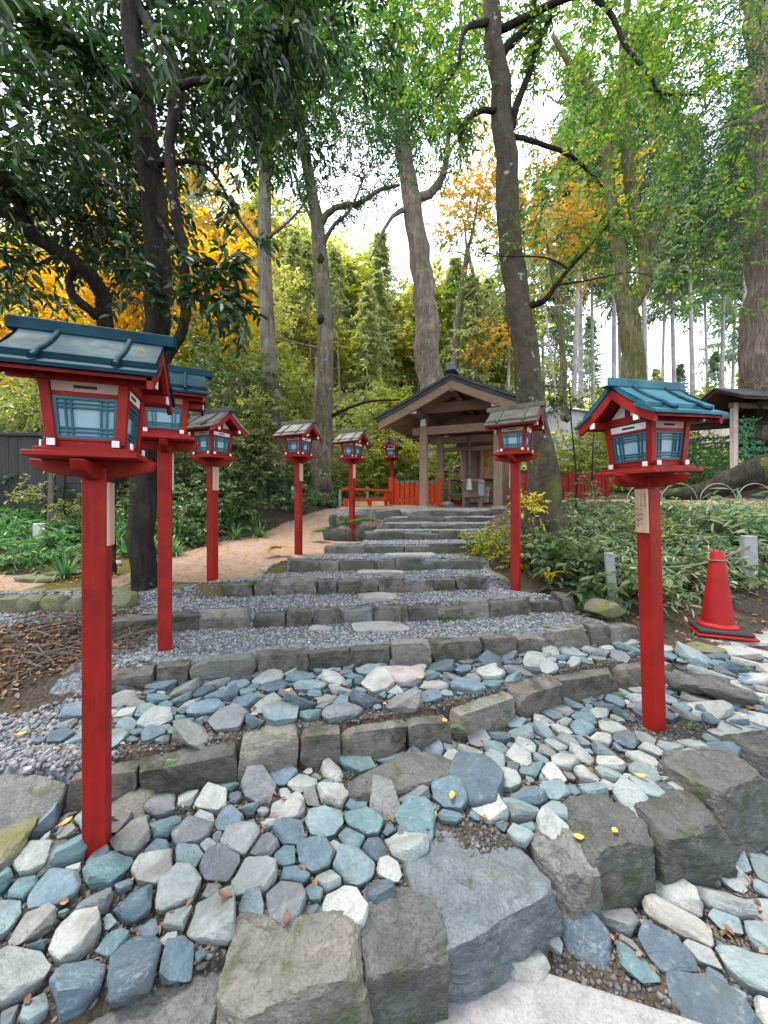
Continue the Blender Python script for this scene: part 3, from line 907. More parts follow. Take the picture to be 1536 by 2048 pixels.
SX = [None, (-1.35, 2.05), (-1.72, 2.02), (-2.0, 1.72), (-1.45, 0.98), (-1.02, 1.05), (-.72, 1.22), (-.25, 1.45), (-.05, 1.7), (0.0, 1.9), (-0.15, 2.2)]
words = [None, 'first and longest cut stone step edge above the blue cobbles', 'second curved cut stone step edge holding back the gravel', 'third cut stone step edge with small ferns at its foot',
         'fourth cut stone step edge reaching the earth path', 'fifth narrow stone step edge beside the earth path', 'sixth dark stone step edge below the top flight', 'seventh dark stone step edge of the top flight',
         'eighth dark stone step edge of the top flight', 'ninth dark stone step edge just under the gate', 'topmost stone step edge carrying the gate platform']
for k in range(1, 11):
    st_o = tag(empty('stone_step'), words[k], kind='structure')
    x, x1 = SX[k]
    h = Z[k + 1] - Z[k]
    far = k > 5
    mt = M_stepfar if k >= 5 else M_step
    i = 0
    while x < x1 - 0.06:
        w = rnd.uniform(0.16, 0.40) * (1.2 if k < 2 else 1.0) * (1.7 if far else 1)
        if x1 - (x + w) < 0.12: w = x1 - x
        xm = x + w / 2
        ya, yb = float(ris_y(k, x)), float(ris_y(k, x + w))
        dep = rnd.uniform(0.15, 0.26) + 0.05 * (k == 1)
        z0 = Z[k] - 0.05
        hh = h + 0.05 + rnd.uniform(-0.02, 0.02)
        me = rock_mesh('step_stone', (w / 2 * 1.09, dep / 2, hh / 2 * 1.04), 900 + k * 40 + i, sub=4 if k <= 3 else 3, cuts=4, rough=0.055, flat=0.03, cube=.10)
        a = math.atan2(yb - ya, w)
        m_ = M_boulder if (k in (1, 2, 3) and i % 4 == 2) else mt
        link('step_stone', me, m_, st_o, loc=(xm, (ya + yb) / 2 + dep / 2 - 0.02 + rnd.uniform(-.012, .012), z0 + hh / 2), rot=(rnd.uniform(-.04, .04), rnd.uniform(-.03, .03), a))
        x += w - 0.004
        i += 1
# flat pale treads let into the gravel
treads = tag(empty('tread_stones'), 'flat pale stones let into the middle of the gravel treads', kind='structure')
for px_, py_, z, sx, sy in ((755, 1197, Z[4], .2, .1), (760, 1258, Z[3], .24, .11), (640, 1262, Z[3], .1, .05), (820, 1112, Z[6], .3, .1), (760, 1147, Z[5], .25, .08), (690, 1090, Z[6], .18, .1), (560, 1140, Z[5], .22, .1)):
    p = Pz(px_, py_, z)
    link('flat_stone', rock_mesh('flat_stone', (sx, sy, 0.05), int(px_ * 3 + py_), sub=3, cuts=6, box=0.35, rough=0.03, flat=0.5), M_pinkslab, treads, loc=(p[0], p[1], z + 0.005))

# left edging of the earth path, and the steps that climb to the railing
edge2 = tag(empty('path_kerb'), 'low mossy kerb stones along the front of the earth path', kind='structure')
for i in range(9):
    px_ = -20 + i * 52
    p = Pz(px_, 1222 - i * 2.4, 0.55)
    w = 52 * p[1] / F
    link('kerb_stone', rock_mesh('kerb_stone', (w / 2 * 1.04, 0.13, 0.10), 300 + i, sub=3, cuts=6, rough=0.08, cube=.2), M_mossrock, edge2, loc=(p[0], p[1] + 0.1, 0.60), rot=(0, 0, rnd.uniform(-.15, .15)))
for i in range(7):
    p = Pz(-30 + i * 45, 1282 - i * 2, 0.44)
    link('kerb_stone', rock_mesh('kerb_stone', (0.1, 0.1, 0.09), 330 + i, sub=3, cuts=6, box=0.6, rough=0.06), M_mossrock, edge2, loc=(p[0], p[1] + 0.05, gz(p[0], p[1]) + 0.03), rot=(0, 0, rnd.uniform(-.3, .3)))
for i, (px_, py_, d, w) in enumerate(((640, 1050, 8.0, 1.0), (655, 1036, 8.6, 0.9), (672, 1025, 9.2, 0.8))):
    p = P(px_, py_, d)
    link('step_stone', rock_mesh('step_stone', (w / 2, 0.22, 0.09), 360 + i, sub=3, cuts=5, box=0.8, rough=0.05, flat=0.1), M_pinkslab, edge2, loc=(p[0], p[1], p[2] - 0.06))
# stone slab the traffic cone stands on
p = Pz(1470, 1275, 0.385)
link('flat_stone', rock_mesh('flat_stone', (0.55, 0.22, 0.06), 77, sub=4, cuts=5, box=0.6, rough=0.03, flat=0.4), M_pinkslab, edge2, loc=(3.02, 3.24, 0.355))

wall_o = tag(empty('fern_wall'), 'low dark dry stone retaining wall under the red railing', kind='structure')
for i in range(7):
    for j in range(2):
        px_ = 662 + i * 15 + (7 if j else 0)
        p = P(px_, 1066 - j * 24, 7.0 - i * .03)
        link('wall_stone', rock_mesh('wall_stone', (.12 + .03 * rnd.random(), .16, .13), 1200 + i * 2 + j, sub=3, cuts=7, rough=.08, cube=.2), M_stepfar, wall_o, loc=(p[0], p[1] + .12 * j, p[2]), rot=(0, rnd.uniform(-.15, .15), rnd.uniform(-.2, .2)))
for i, (px_, py_, z, sx, sy) in enumerate(((20, 1140, .68, .3, .16), (130, 1150, .68, .2, .1), (215, 1135, .68, .22, .12), (70, 1165, .66, .26, .1), (280, 1120, .7, .2, .12))):
    p = Pz(px_, py_, z)
    link('flat_stone', rock_mesh('flat_stone', (sx, sy, .05), 1300 + i, sub=3, cuts=6, box=.35, rough=.05, flat=.5), M_pinkslab if i % 2 == 0 else M_mossrock, edge2, loc=(p[0], p[1], gz(p[0], p[1]) + .01), rot=(0, 0, rnd.uniform(-.4, .4)))
# gravel: single small stones, far too many to count
def gravel(name, n, region, bbox, r0, r1, seed, label, mat=None):
    rg = np.random.default_rng(seed)
    x = rg.uniform(bbox[0], bbox[1], n); y = rg.uniform(bbox[2], bbox[3], n)
    k = region(x, y); x, y = x[k], y[k]; n = len(x)
    z = ground(x, y)
    base = np.array([(1, 0, 0), (-1, 0, 0), (0, 1, 0), (0, -1, 0), (0, 0, 1), (0, 0, -1)], float)
    tri = np.array([(0, 2, 4), (2, 1, 4), (1, 3, 4), (3, 0, 4), (2, 0, 5), (1, 2, 5), (3, 1, 5), (0, 3, 5)])
    s = rg.uniform(r0, r1, (n, 1, 1)) * rg.uniform(0.6, 1.3, (n, 1, 3)) * np.array([1.15, 1, 0.7])
    a = rg.uniform(0, 6.28, n)
    Rm = np.zeros((n, 3, 3)); Rm[:, 0, 0] = np.cos(a); Rm[:, 0, 1] = -np.sin(a); Rm[:, 1, 0] = np.sin(a); Rm[:, 1, 1] = np.cos(a); Rm[:, 2, 2] = 1
    V = (base[None] + rg.normal(size=(n, 6, 3)) * 0.22) * s
    V = np.einsum('nij,nkj->nki', Rm, V) + np.stack([x, y, z + r0 * 0.35], -1)[:, None]
    T = (tri[None] + (np.arange(n) * 6)[:, None, None]).reshape(-1, 3)
    return tag(link(name, mesh_np(name, V.reshape(-1, 3), [T], smooth=True), mat or M_gravel), label, kind='stuff')

def reg_steps(x, y):
    XL = np.interp(y, [2.5, 3.3, 3.7, 4.1, 4.6, 5.2], [-1.75, -2.0, -1.3, -1.0, -.65, -.2])
    XR = np.interp(y, [2.4, 2.6, 3.2, 3.5, 3.7, 4.1, 4.7, 5.3], [2.0, 2.1, 1.9, 1.6, 1.2, 1.1, 1.2, 1.4])
    return (y > ris_y(2, x) + 0.1) & (x > XL) & (x < XR) & (y < 5.4)
gravel('gravel', 42000, reg_steps, (-2.0, 2.1, 2.3, 5.4), 0.008, 0.016, 61, 'fine blue grey gravel covering the treads between the step edges')
gravel('gravel', 16000, lambda x, y: (x < -1.25 - 0.25 * (y - 1.6)) & (y < 3.5) & (y > 1.5) & (np.hypot(x + 2.1, (y - 2.5) * 1.2) > .55 + .3 * pnoise(x, y, 3.0, 4)), (-3.6, -1.2, 1.5, 3.5), 0.009, 0.02, 62, 'grey brown gravel slope at the far side of the tall front post')
def reg_gaps(x, y):
    return ((y > 0.8) & (y < 2.4) & (x > -1.4) & (x < 2.4) & (ground(x, y) < .33)) | in_t1(x, y) | in_t2(x, y) | in_fore(x, y) | in_right(x, y) | ((y > ris_y(2, x) - 0.12) & (y < ris_y(2, x)) & (x > -1.6) & (x < 2)) | ((y > ris_y(1, x) - 0.15) & (y < ris_y(1, x) + .25) & (x > -1.5) & (x < 2))
gravel('gravel', 46000, reg_gaps, (-1.6, 3.3, 0.75, 3.2), 0.005, 0.013, 63, 'broken stone chips lying in the gaps between the cobbles', M_chip)
# ------------------------------------------------------------------ red lantern posts
def roof_z(y):
    a = abs(y)
    return 1.905 - 0.98 * a + 1.15 * a * a

def strip(prof_top, th):
    return [(y, z) for y, z in prof_top] + [(y, z - th) for y, z in reversed(prof_top)]

def make_lantern(mroof, mbatten, name='lantern_post'):
    root = empty(name)
    MB().taper(-0.25, (.084, .084), 1.40, (.086, .086)).build('post', M_red, root, bevel=0.004)
    # plaque on the path side
    pl = MB().box((0.0485, 0.0, 1.215), (0.011, 0.076, 0.25)).build('plaque', M_plaque, root, bevel=0.002)
    # curved bracket arms under the tray
    arm = [(-.222, 1.425), (-.205, 1.388), (-.12, 1.366), (-.05, 1.36), (.05, 1.36), (.12, 1.366), (.205, 1.388), (.222, 1.425)]
    MB().prism(arm, 1, -.024, .024).build('bracket_arm', M_red, root, bevel=0.003)
    MB().prism([(x, z - 0.012) for x, z in arm], 0, -.0235, .0235).build('bracket_arm', M_red, root, bevel=0.003)
    MB().box((0, 0, 1.434), (.365, .365, .020)).build('tray', M_red, root, bevel=0.003)
    MB().box((0, 0, 1.4515), (.315, .315, .017)).build('ledge', M_red, root, bevel=0.003)
    # crossing sill beams, their ends painted white
    for ax in (0, 1):
        for s in (-1, 1):
            c = [0, 0, 1.474 + 0.003 * ax]; c[1 - ax] = s * 0.104
            sz = [0, 0, 0.026]; sz[ax] = .292; sz[1 - ax] = 0.026
            sb = MB().box(c, sz).build('sill_beam', M_red, root, bevel=0.002)
            for e in (-1, 1):
                c2 = list(c); c2[ax] = e * 0.149
                s2 = [0, 0, 0.0255]; s2[ax] = 0.008; s2[1 - ax] = 0.0255
                MB().box(c2, s2).build('beam_end', M_white, sb, bevel=0.0015)
    # four tapering corner posts
    zb, zt, hb, ht = 1.486, 1.70, .112, .130
    for sx in (-1, 1):
        for sy in (-1, 1):
            b = np.array([(-.017, -.017, 0), (.017, -.017, 0), (.017, .017, 0), (-.017, .017, 0)])
            MB().hexa(b + [sx * hb, sy * hb, zb - 0.012], b + [sx * ht, sy * ht, zt]).build('corner_post', M_red, root, bevel=0.002)
    # four faces: rails, window, vent board
    for k in range(4):
        Mr = np.array(Matrix.Rotation(k * math.pi / 2, 3, 'Z'))
        def fp(u, z, off):
            t = (z - zb) / (zt - zb)
            half = hb + (ht - hb) * t
            return Mr @ np.array([u * half, -half - off, z])
        def slabq(m, u0, u1, z0, z1, o0, o1):
            m.hexa(np.array([fp(u0, z0, o0), fp(u1, z0, o0), fp(u1, z0, o1), fp(u0, z0, o1)])[[3, 2, 1, 0]], np.array([fp(u0, z1, o0), fp(u1, z1, o0), fp(u1, z1, o1), fp(u0, z1, o1)])[[3, 2, 1, 0]])
        for za, zc in ((1.648, 1.664), (1.487, 1.496)):
            m = MB(); slabq(m, -.9, .9, za, zc, -0.008, 0.008)
            m.build('rail', M_red, root, bevel=0.0015)
        vb = MB(); slabq(vb, -.86, .86, 1.6645, 1.70, -0.006, 0.005)
        v_o = vb.build('vent_board', M_offwhite if k % 2 == 0 else M_white, root)
        sl = MB(); slabq(sl, -.3, .3, 1.677, 1.688, -0.002, 0.0062)
        sl.build('slot', M_dark, v_o)
        w = MB()
        z0, z1, e = 1.4965, 1.6475, .865
        for u0, u1, q0, q1 in ((-e, -e + .1, z0, z1), (e - .1, e, z0, z1), (-e + .1, e - .1, z0, z0 + .011), (-e + .1, e - .1, z1 - .011, z1)):
            slabq(w, u0, u1, q0, q1, -0.006, 0.006)
        win = w.build('window', M_lattice, root)
        g = MB()
        for f in (-.56, -.40, .40, .56):
            slabq(g, f - .03, f + .03, z0 + .0115, z1 - .0115, -0.003, 0.003)
        for f in (0.16, 0.255, 0.745, 0.84):
            zz = z0 + f * (z1 - z0)
            slabq(g, -.76, .76, zz - .0032, zz + .0032, -0.0025, 0.0036)
        tag(g.build('lattice', M_lattice, win), kind='stuff')
        pn = MB(); slabq(pn, -.80, .80, z0 + .006, z1 - .006, -0.010, -0.0065)
        pn.build('pane', M_paper, win)
    # eave beams
    for s in (-1, 1):
        pb = MB().box((0, s * .137, 1.717), (.48, .030, .034)).build('eave_beam', M_red, root, bevel=0.002)
        for e in (-1, 1): MB().box((e * .2435, s * .137, 1.717), (.008, .029, .033)).build('beam_end', M_white, pb)
        cb = MB().box((s * .13, 0, 1.7175), (.030, .335, .026)).build('cross_beam', M_red, root, bevel=0.002)
    MB().box((0, 0, 1.722), (.235, .235, .02)).build('ceiling_board', M_redworn, root)
    # gables
    for s in (-1, 1):
        pr = [(-.118, 1.735), (.118, 1.735), (0.0, 1.862)]
        g = MB().prism(pr, 0, s * .122, s * .132).build('gable_board', M_white, root)
        MB().box((s * .1345, 0, 1.79), (.012, .026, .115)).build('king_strut', M_red, g)
        MB().box((s * .134, 0, 1.737), (.016, .27, .022)).build('tie_beam', M_red, root, bevel=0.002)
    ys_ = [-.238, -.21, -.17, -.12, -.06, 0.0]
    for s in (-1, 1):
        prof = [(y * s, roof_z(y)) for y in ys_]
        # red boards under the roof
        MB().prism(strip([(y, z - .022) for y, z in prof], .012), 0, -.246, .246).build('soffit', M_red, root)
        lo = [(y * s, roof_z(y) + .0) for y in (-.255, -.23, -.19, -.14)]
        MB().prism(strip(lo, .014), 0, -.262, .262).build('eave_board', mroof, root)
        up = [(y * s, roof_z(y) + .024) for y in (-.198, -.16, -.11, -.06, 0.0)]
        MB().prism(strip(up, .022), 0, -.252, .252).build('roof_panel', mroof, root)
        for e in (-1, 1):
            bg = [(y * s, roof_z(y) - .012) for y in ys_]
            MB().prism(strip(bg, .052), 0, e * .228, e * .249).build('barge_board', M_red, root)
            bt = [(e * .125, y * s, roof_z(y) + .027 - (0.012 if y < -.215 else 0)) for y in (-.262, -.235, -.2, -.15, -.1, -.05, 0.0)]
            MB().tube(bt, [.0105] * 7, 8).build('batten', mbatten, root, smooth=True, sharp=60)
    rb = MB().prism([(-.03, 1.905), (.03, 1.905), (.021, 1.955), (-.021, 1.955)], 0, -.292, .292).build('ridge_beam', mroof if mroof != M_greyroof and mroof != M_greyroof2 else mbatten, root, bevel=0.003)
    for e in (-1, 1): MB().box((e * .2955, 0, 1.93), (.008, .036, .04)).build('beam_end', M_white if mroof is M_tealworn else mbatten, rb)
    return root

lan_t = make_lantern(M_teal, M_teal)
lan_b = make_lantern(M_tealworn, M_teal)
lan_g = make_lantern(M_greyroof, M_darkbatten)
lan_m = make_lantern(M_greyroof2, M_greyroof2)
LG = 'red lantern posts along the stone path'
def place_lantern(o, x, y, z, rz, s, label, lean=(0, 0)):
    o.location = (x, y, z)
    o.rotation_euler = (lean[0], lean[1], R(rz))
    o.scale = (s, s, s)
    tag(o, label, 'lantern', LG)
    return o
p = P(188, 1700, 1.45)
place_lantern(lan_t, p[0] + .012, p[1], .30, 21, .95, 'tall red lantern post in the front cobbles with a dark teal roof, nearest of all')
lan_t.scale = (.885, .90, .95)
p = P(330, 1297, 2.57)
place_lantern(copy_tree(lan_t), p[0], p[1], .52, 27, .97, 'red lantern post with teal roof standing in gravel beside the dark trunk')
p = P(1308, 1440, 2.2)
lan_R = place_lantern(lan_b, p[0], p[1], .25, 198, 0.99, 'red lantern post with bright teal roof and written plaque near the traffic cone', (0.0, R(2.2)))
p = P(425, 1185, 3.82)
place_lantern(lan_g, p[0], p[1], .60, -24, .93, 'red lantern post with grey roof at the corner of the tan earth path')
p = P(597, 1113, 5.5)
place_lantern(copy_tree(lan_g), p[0], p[1], p[2], -23, .99, 'red lantern post with pale grey roof standing on the earth path by the fern-covered bank')
p = P(704, 1079, 6.8)
place_lantern(copy_tree(lan_g), p[0], p[1], p[2], -28, .99, 'red lantern post in front of the low red railing, foot beside the top steps')
p = P(784, 1022, 10.4)
place_lantern(copy_tree(lan_g), p[0], p[1], p[2], 73, .99, 'smallest red lantern post, gable forward, where railing meets picket fence')
p = P(1031, 1187, 3.72)
place_lantern(lan_m, p[0], p[1], .62, 147, .93, 'red lantern post with mossy roof in front of the leaning tree')

# the brush writing on the plaque of the lantern with the bright roof (flat print)
def text_mesh(s, size):
    cu = bpy.data.curves.new('writing', 'FONT')
    cu.body = s; cu.size = size; cu.align_x = 'CENTER'; cu.align_y = 'CENTER'
    cu.resolution_u = 2
    o = bpy.data.objects.new('writing', cu)
    COL.objects.link(o)
    dg = bpy.context.evaluated_depsgraph_get()
    me = bpy.data.meshes.new_from_object(o.evaluated_get(dg))
    bpy.data.objects.remove(o); bpy.data.curves.remove(cu)
    return me
plq = [c for c in kids(lan_R) if c.name.startswith('plaque')][0]
bmw = bmesh.new()
for chars, y, z0, dz, size in (('京都市西院', .030, 1.308, -.0165, .0155), ('三丁目大森森之', .002, 1.298, -.026, .019), ('株式会社', -.026, 1.287, -.0145, .013), ('村田陽信', -.026, 1.222, -.030, .026)):
    for i, ch in enumerate(chars):
        tm = text_mesh(ch, size)
        # text lies in its xy plane: turn it to face +x and stand upright
        tm.transform(Matrix.Translation((0.0544, y * .82, z0 + i * dz)) @ Matrix(((0, 0, 1, 0), (1, 0, 0, 0), (0, 1, 0, 0), (0, 0, 0, 1))))
        bmw.from_mesh(tm)
        bpy.data.meshes.remove(tm)
wm = bpy.data.meshes.new('writing'); bmw.to_mesh(wm); bmw.free()
wm.materials.clear()
tag(link('writing', wm, M_ink, plq), kind='stuff')

# ------------------------------------------------------------------ shrine gate
GZ = 1.38
gate = tag(empty('shrine_gate', (.87, 8.4, GZ), R(-23)), 'open wooden gate with dark gabled roof on four posts at the top of the steps', 'gate')
W_, D_ = 1.56, 1.42
for u in (0, W_):
    for v in (0, D_):
        pz = MB().box((u, v, .90), (.155, .155, 1.74)).build('pillar', M_cedar, gate, bevel=0.006)
        MB().taper(-.06, (.27, .27), .04, (.22, .22), (u, v)).build('base_stone', M_concrete, pz, bevel=0.01)
for v in (0, D_):
    MB().box((W_ / 2, v, 1.66), (W_ + .5, .10, .17)).build('tie_beam', M_cedar_x, gate, bevel=0.005)
    MB().box((W_ / 2, v, 2.14), (W_ + .1, .12, .2)).build('rainbow_beam', M_cedar_x, gate, bevel=0.006)
    MB().box((W_ / 2, v, 2.36), (.12, .10, .26)).build('strut', M_cedar, gate, bevel=0.004)
MB().box((W_ / 2, D_, 1.42), (W_, .06, .1)).build('tie_beam', M_cedar_x, gate)
HT = 2.62                                                     # ridge height over the platform
def gr(a):                                                    # roof underside over the distance from the ridge
    return HT - 0.16 - 0.50 * a + 0.035 * a * a
Wd = 1.58
v0, v1 = -.72, D_ + .72
for a, nm in ((0.0, 'ridge_purlin'), (-.80, 'purlin'), (.80, 'purlin'), ):
    z = gr(abs(a)) - .10
    o = MB().box((W_ / 2 + a, (v0 + v1) / 2, z), (.13, v1 - v0 - .12, .15)).build(nm, M_cedar_y, gate, bevel=0.004)
    MB().box((W_ / 2 + a, v0 + .052, z), (.128, .014, .148)).build('white_end', M_white, o)
for a in (-.82, .82):
    o = MB().box((W_ / 2 + a * .95, 0, 1.84), (.13, .13, .14)).build('bracket_block', M_cedar, gate, bevel=0.004)
    MB().box((W_ / 2 + a * .95, -.07, 1.84), (.11, .012, .17)).build('white_end', M_white, o)
for s in (-1, 1):
    n = 15
    for i in range(n):
        v = v0 + .12 + (v1 - v0 - .24) * i / (n - 1)
        pr = [(W_ / 2 + s * a, gr(a) + .0) for a in (.03, .5, 1.0, 1.5)]
        MB().prism(strip(pr, .062), 1, v - .024, v + .024).build('rafter', M_cedar_x, gate)
    # boards over the rafters, roof skin, barge boards
    pr = [(W_ / 2 + s * a, gr(a) + .022) for a in (0.0, .5, 1.0, 1.54)]
    MB().prism(strip(pr, .02), 1, v0 + .02, v1 - .02).build('roof_board', M_cedardark, gate)
    pr = [(W_ / 2 + s * a, gr(a) + .094) for a in (0.0, .4, .8, 1.2, Wd)]
    MB().prism(strip(pr, .07), 1, v0 - .05, v1 + .05).build('roof_layer', M_bark_shingle, gate)
    pr = [(W_ / 2 + s * a, gr(a) + .130) for a in (0.0, .4, .8, 1.2, Wd + .03)]
    MB().prism(strip(pr, .034), 1, v0 - .085, v1 + .085).build('roof_layer', M_bark_shingle, gate)
    for v in (v0, v1):
        pr = [(W_ / 2 + s * a, gr(a) + .02) for a in (0.0, .4, .8, 1.2, 1.53)]
        MB().prism(strip(pr, .17), 1, v - .028, v + .028).build('barge_board', M_cedar_x, gate)
# weathered scrap of fallen leaves lie on the beam; ridge
rg_ = MB().prism([(W_ / 2 - .11, HT + .02), (W_ / 2 + .11, HT + .02), (W_ / 2 + .07, HT + .085), (W_ / 2 - .07, HT + .085)], 1, v0 - .10, v1 + .10).build('ridge_cap', M_ridge, gate, bevel=0.01)
MB().box((W_ / 2, v0 - .10, HT + .09), (.17, .05, .14)).build('ridge_end', M_ridge, rg_, bevel=0.012)
MB().box((W_ / 2, v1 + .10, HT + .09), (.17, .05, .14)).build('ridge_end', M_ridge, rg_, bevel=0.012)

# ------------------------------------------------------------------ small shrine hall behind the gate
hp_ = P(922, 1004, 10.7)
hall = tag(empty('shrine_hall', (hp_[0], hp_[1], GZ + .02), R(-23)), 'small brown wooden shrine hall with gilt door panel seen through the gate', 'shrine')
HW = 1.75
hall.scale = (.86, .86, .86)
for i in range(6):
    MB().box((HW / 2, .05, .10 + i * .125), (HW, .05, .118)).build('base_board', M_cedar_x, hall, bevel=0.004)
MB().box((HW / 2, .35, .04), (HW + .2, .9, .10)).build('sill', M_cedardark, hall)
for i in range(3):
    MB().box((.62, -.25 - .0 - i * .16, .52 - i * .17), (.62, .17, .15)).build('stair_tread', M_tanboard, hall, bevel=0.004)
dk = MB().box((HW / 2 - .1, .0, .845), (HW + .55, .5, .05)).build('veranda', M_cedar_x, hall, bevel=0.004)
MB().box((-.385, .0, .845), (.014, .49, .07)).build('white_end', M_white, dk)
for z, l in ((.93, 0.0), (1.03, .04), (1.14, .1)):
    MB().box((-.18 - l / 2, -.22, z), (.45 + l, .035, .035)).build('handrail', M_cedar_x, hall)
for u in (-.30, .02):
    MB().box((u, -.22, 1.02), (.045, .045, .32)).build('baluster', M_cedar, hall, bevel=0.004)
for u in (.05, .62, 1.5):
    MB().tube([(u, .12, .87), (u, .12, 2.1)], .085, 14).build('column', M_cedar, hall, smooth=True, sharp=50)
MB().box((-.32, -.18, .4), (.10, .10, .86)).build('veranda_post', M_cedar, hall)
MB().box((.34, .17, 1.5), (.5, .04, 1.25)).build('door_leaf', M_cedar, hall, bevel=0.004)
MB().box((1.06, .18, 1.45), (.72, .04, 1.15)).build('gilt_panel', M_gold, hall)
MB().box((HW / 2, .06, 2.0), (HW + .3, .12, .13)).build('lintel', M_cedar_x, hall, bevel=0.005)
MB().box((HW / 2, .30, 1.6), (HW, .05, 1.6)).build('back_wall', M_cedardark, hall)
MB().box((HW / 2, -.12, 2.2), (HW + .5, 1.1, .06)).build('eave_board', M_cedardark, hall)
for i in range(22):
    MB().box((-.15 + i * .098, -.66, 2.235), (.035, .03, .03)).build('rafter_end', M_white, hall)
MB().prism([(-.66, 2.25), (1.2, 2.25), (.35, 2.9)], 0, -.25, HW + .25).build('roof', M_bark_shingle, hall)
MB().box((-.02, -.02, 1.88), (.14, .2, .16)).build('carved_nosing', M_cedar_y, hall, bevel=0.02)
MB().box((.62, -.02, 1.85), (.10, .22, .14)).build('carved_nosing', M_cedar_y, hall, bevel=0.02)

# offering box on legs, lantern box beside it, tassel
ob_p = P(945, 1010, 9.6)
ob = tag(empty('offering_box', (ob_p[0], ob_p[1], GZ + .02), R(-23)), 'brown wooden offering box on legs standing under the gate', 'offering box')
MB().box((0, 0, .42), (.46, .34, .42)).build('box', M_cedar_x, ob, bevel=0.006)
MB().box((0, 0, .64), (.52, .4, .03)).build('lid', M_tanboard, ob, bevel=0.004)
for u in (-.19, .19):
    for v in (-.13, .13):
        MB().box((u, v, .1), (.055, .055, .24)).build('leg', M_cedar, ob)
tp = P(938, 968, 9.3)
ts = tag(empty('bell_rope', tuple(tp)), 'white cloth tassel hanging from a dark bell rope before the doors', 'bell rope')
MB().lathe([(.045, .13), (.05, .10), (.072, -.14), (0.0, -.14)], 14).build('tassel', M_tassel, ts, smooth=True, sharp=50)
MB().tube([(0, 0, .12), (0.005, 0, .5), (0, 0, 1.15)], [.04, .035, .03], 8).build('rope', M_rope, ts, smooth=True)
lp = P(963, 1008, 9.3)
lb = tag(empty('notice_post', (lp[0], lp[1], GZ + .0), R(-23)), 'small wooden post carrying a pale paper notice box', 'notice box')
MB().box((0, 0, .14), (.05, .05, .3)).build('post', M_cedar, lb)
nb = MB().box((0, 0, .42), (.17, .12, .34)).build('box', M_cedar, lb, bevel=0.004)
MB().box((0, -.0635, .42), (.13, .006, .28)).build('paper', M_paper, nb)
MB().prism([(-.1, .59), (.1, .59), (0.0, .66)], 1, -.09, .09).build('cap', M_tanboard, lb)
sp = P(895, 1009, 9.2)
tag(link('purification_stone', rock_mesh('purification_stone', (.16, .12, .09), 88, sub=3), M_pinkslab, None, loc=(sp[0], sp[1], GZ + .06)), 'pale rounded stone lying on the platform just inside the gate', 'stone')
rl = tag(empty('low_barrier', tuple(P(905, 1000, 10.2)), R(-23)), 'low dark barrier with a red lower rail behind the gate posts', 'barrier')
MB().box((0, 0, .13), (.9, .04, .05)).build('rail', M_fencecap, rl)
MB().box((0, 0, -.08), (.9, .05, .16)).build('rail', M_redworn, rl)
for u in (-.42, .42): MB().box((u, 0, -.02), (.06, .06, .36)).build('post', M_cedar, rl)

# ------------------------------------------------------------------ picket fences and railing
def picket_fence(a, b, n, zb, h, mat, label, capmat=None, wid=.8, tall=None):
    a, b = np.array(a, float), np.array(b, float)
    L = np.linalg.norm(b - a)
    f = tag(empty('picket_fence', (a[0], a[1], zb), math.atan2(b[1] - a[1], b[0] - a[0])), label, 'fence', 'red picket fences beside the gate')
    for i in range(n):
        u = (i + .5) * L / n
        pk = MB().box((u, 0, h * .44 + .06), (L / n * wid, .022, h * .88)).build('picket', mat, f, bevel=0.002)
        MB().box((u, 0, h * .94 + .06), (L / n * wid, .022, h * .12)).build('picket_tip', capmat or M_fencecap, pk)
    for z in (.16, h * .66):
        MB().box((L / 2, .035, z), (L, .04, .07)).build('rail', mat, f)
    for u in (0.0, L):
        MB().box((u, .03, h * .5 + .04), (.10, .10, h + .12)).build('post', mat, f, bevel=0.004)
    MB().box((L / 2, 0.0, .025), (L, .08, .06)).build('sill', mat, f)
    return f
a = P(790, 1020, 9.9); b = P(880, 1014, 9.6)
picket_fence(a[:2], b[:2], 9, 1.33, .66, M_orange, 'bright orange red picket fence with grey tips between railing and gate post')
a = P(1036, 1010, 8.3); b = P(1135, 1008, 9.6)
picket_fence(a[:2], b[:2], 9, 1.40, .74, M_redworn, 'dull red picket fence passing behind the leaning trunk', capmat=M_dark)
a = P(1140, 1008, 9.6); b = P(1216, 1004, 9.9)
picket_fence(a[:2], b[:2], 11, 1.44, .72, M_redworn, 'dull red picket fence further along behind the thin saplings', capmat=M_redworn)
a = P(688, 1022, 8.5); b = P(784, 1018, 9.9)
L = float(np.linalg.norm((b - a)[:2]))
rl = tag(empty('railing', (a[0], a[1], 1.28), math.atan2(b[1] - a[1], b[0] - a[0])), 'low orange red wooden railing along the top of the fern wall', 'railing')
MB().tube([(-.05, 0, .50), (L, 0, .50)], .035, 10).build('handrail', M_orange, rl, smooth=True, sharp=50)
MB().box((L / 2, 0, .27), (L, .05, .055)).build('rail', M_orange, rl, bevel=0.004)
MB().box((L / 2, 0, .02), (L, .08, .09)).build('rail', M_orange, rl, bevel=0.004)
for u in (.05, L * .5, L - .25):
    MB().box((u, 0, .15), (.09, .06, .24)).build('block', M_orange, rl, bevel=0.004)
MB().box((L - .25, 0, .38), (.1, .06, .2)).build('block', M_orange, rl, bevel=0.004)
MB().box((L, 0, .38), (.13, .13, .92)).build('post', M_orange, rl, bevel=0.006)

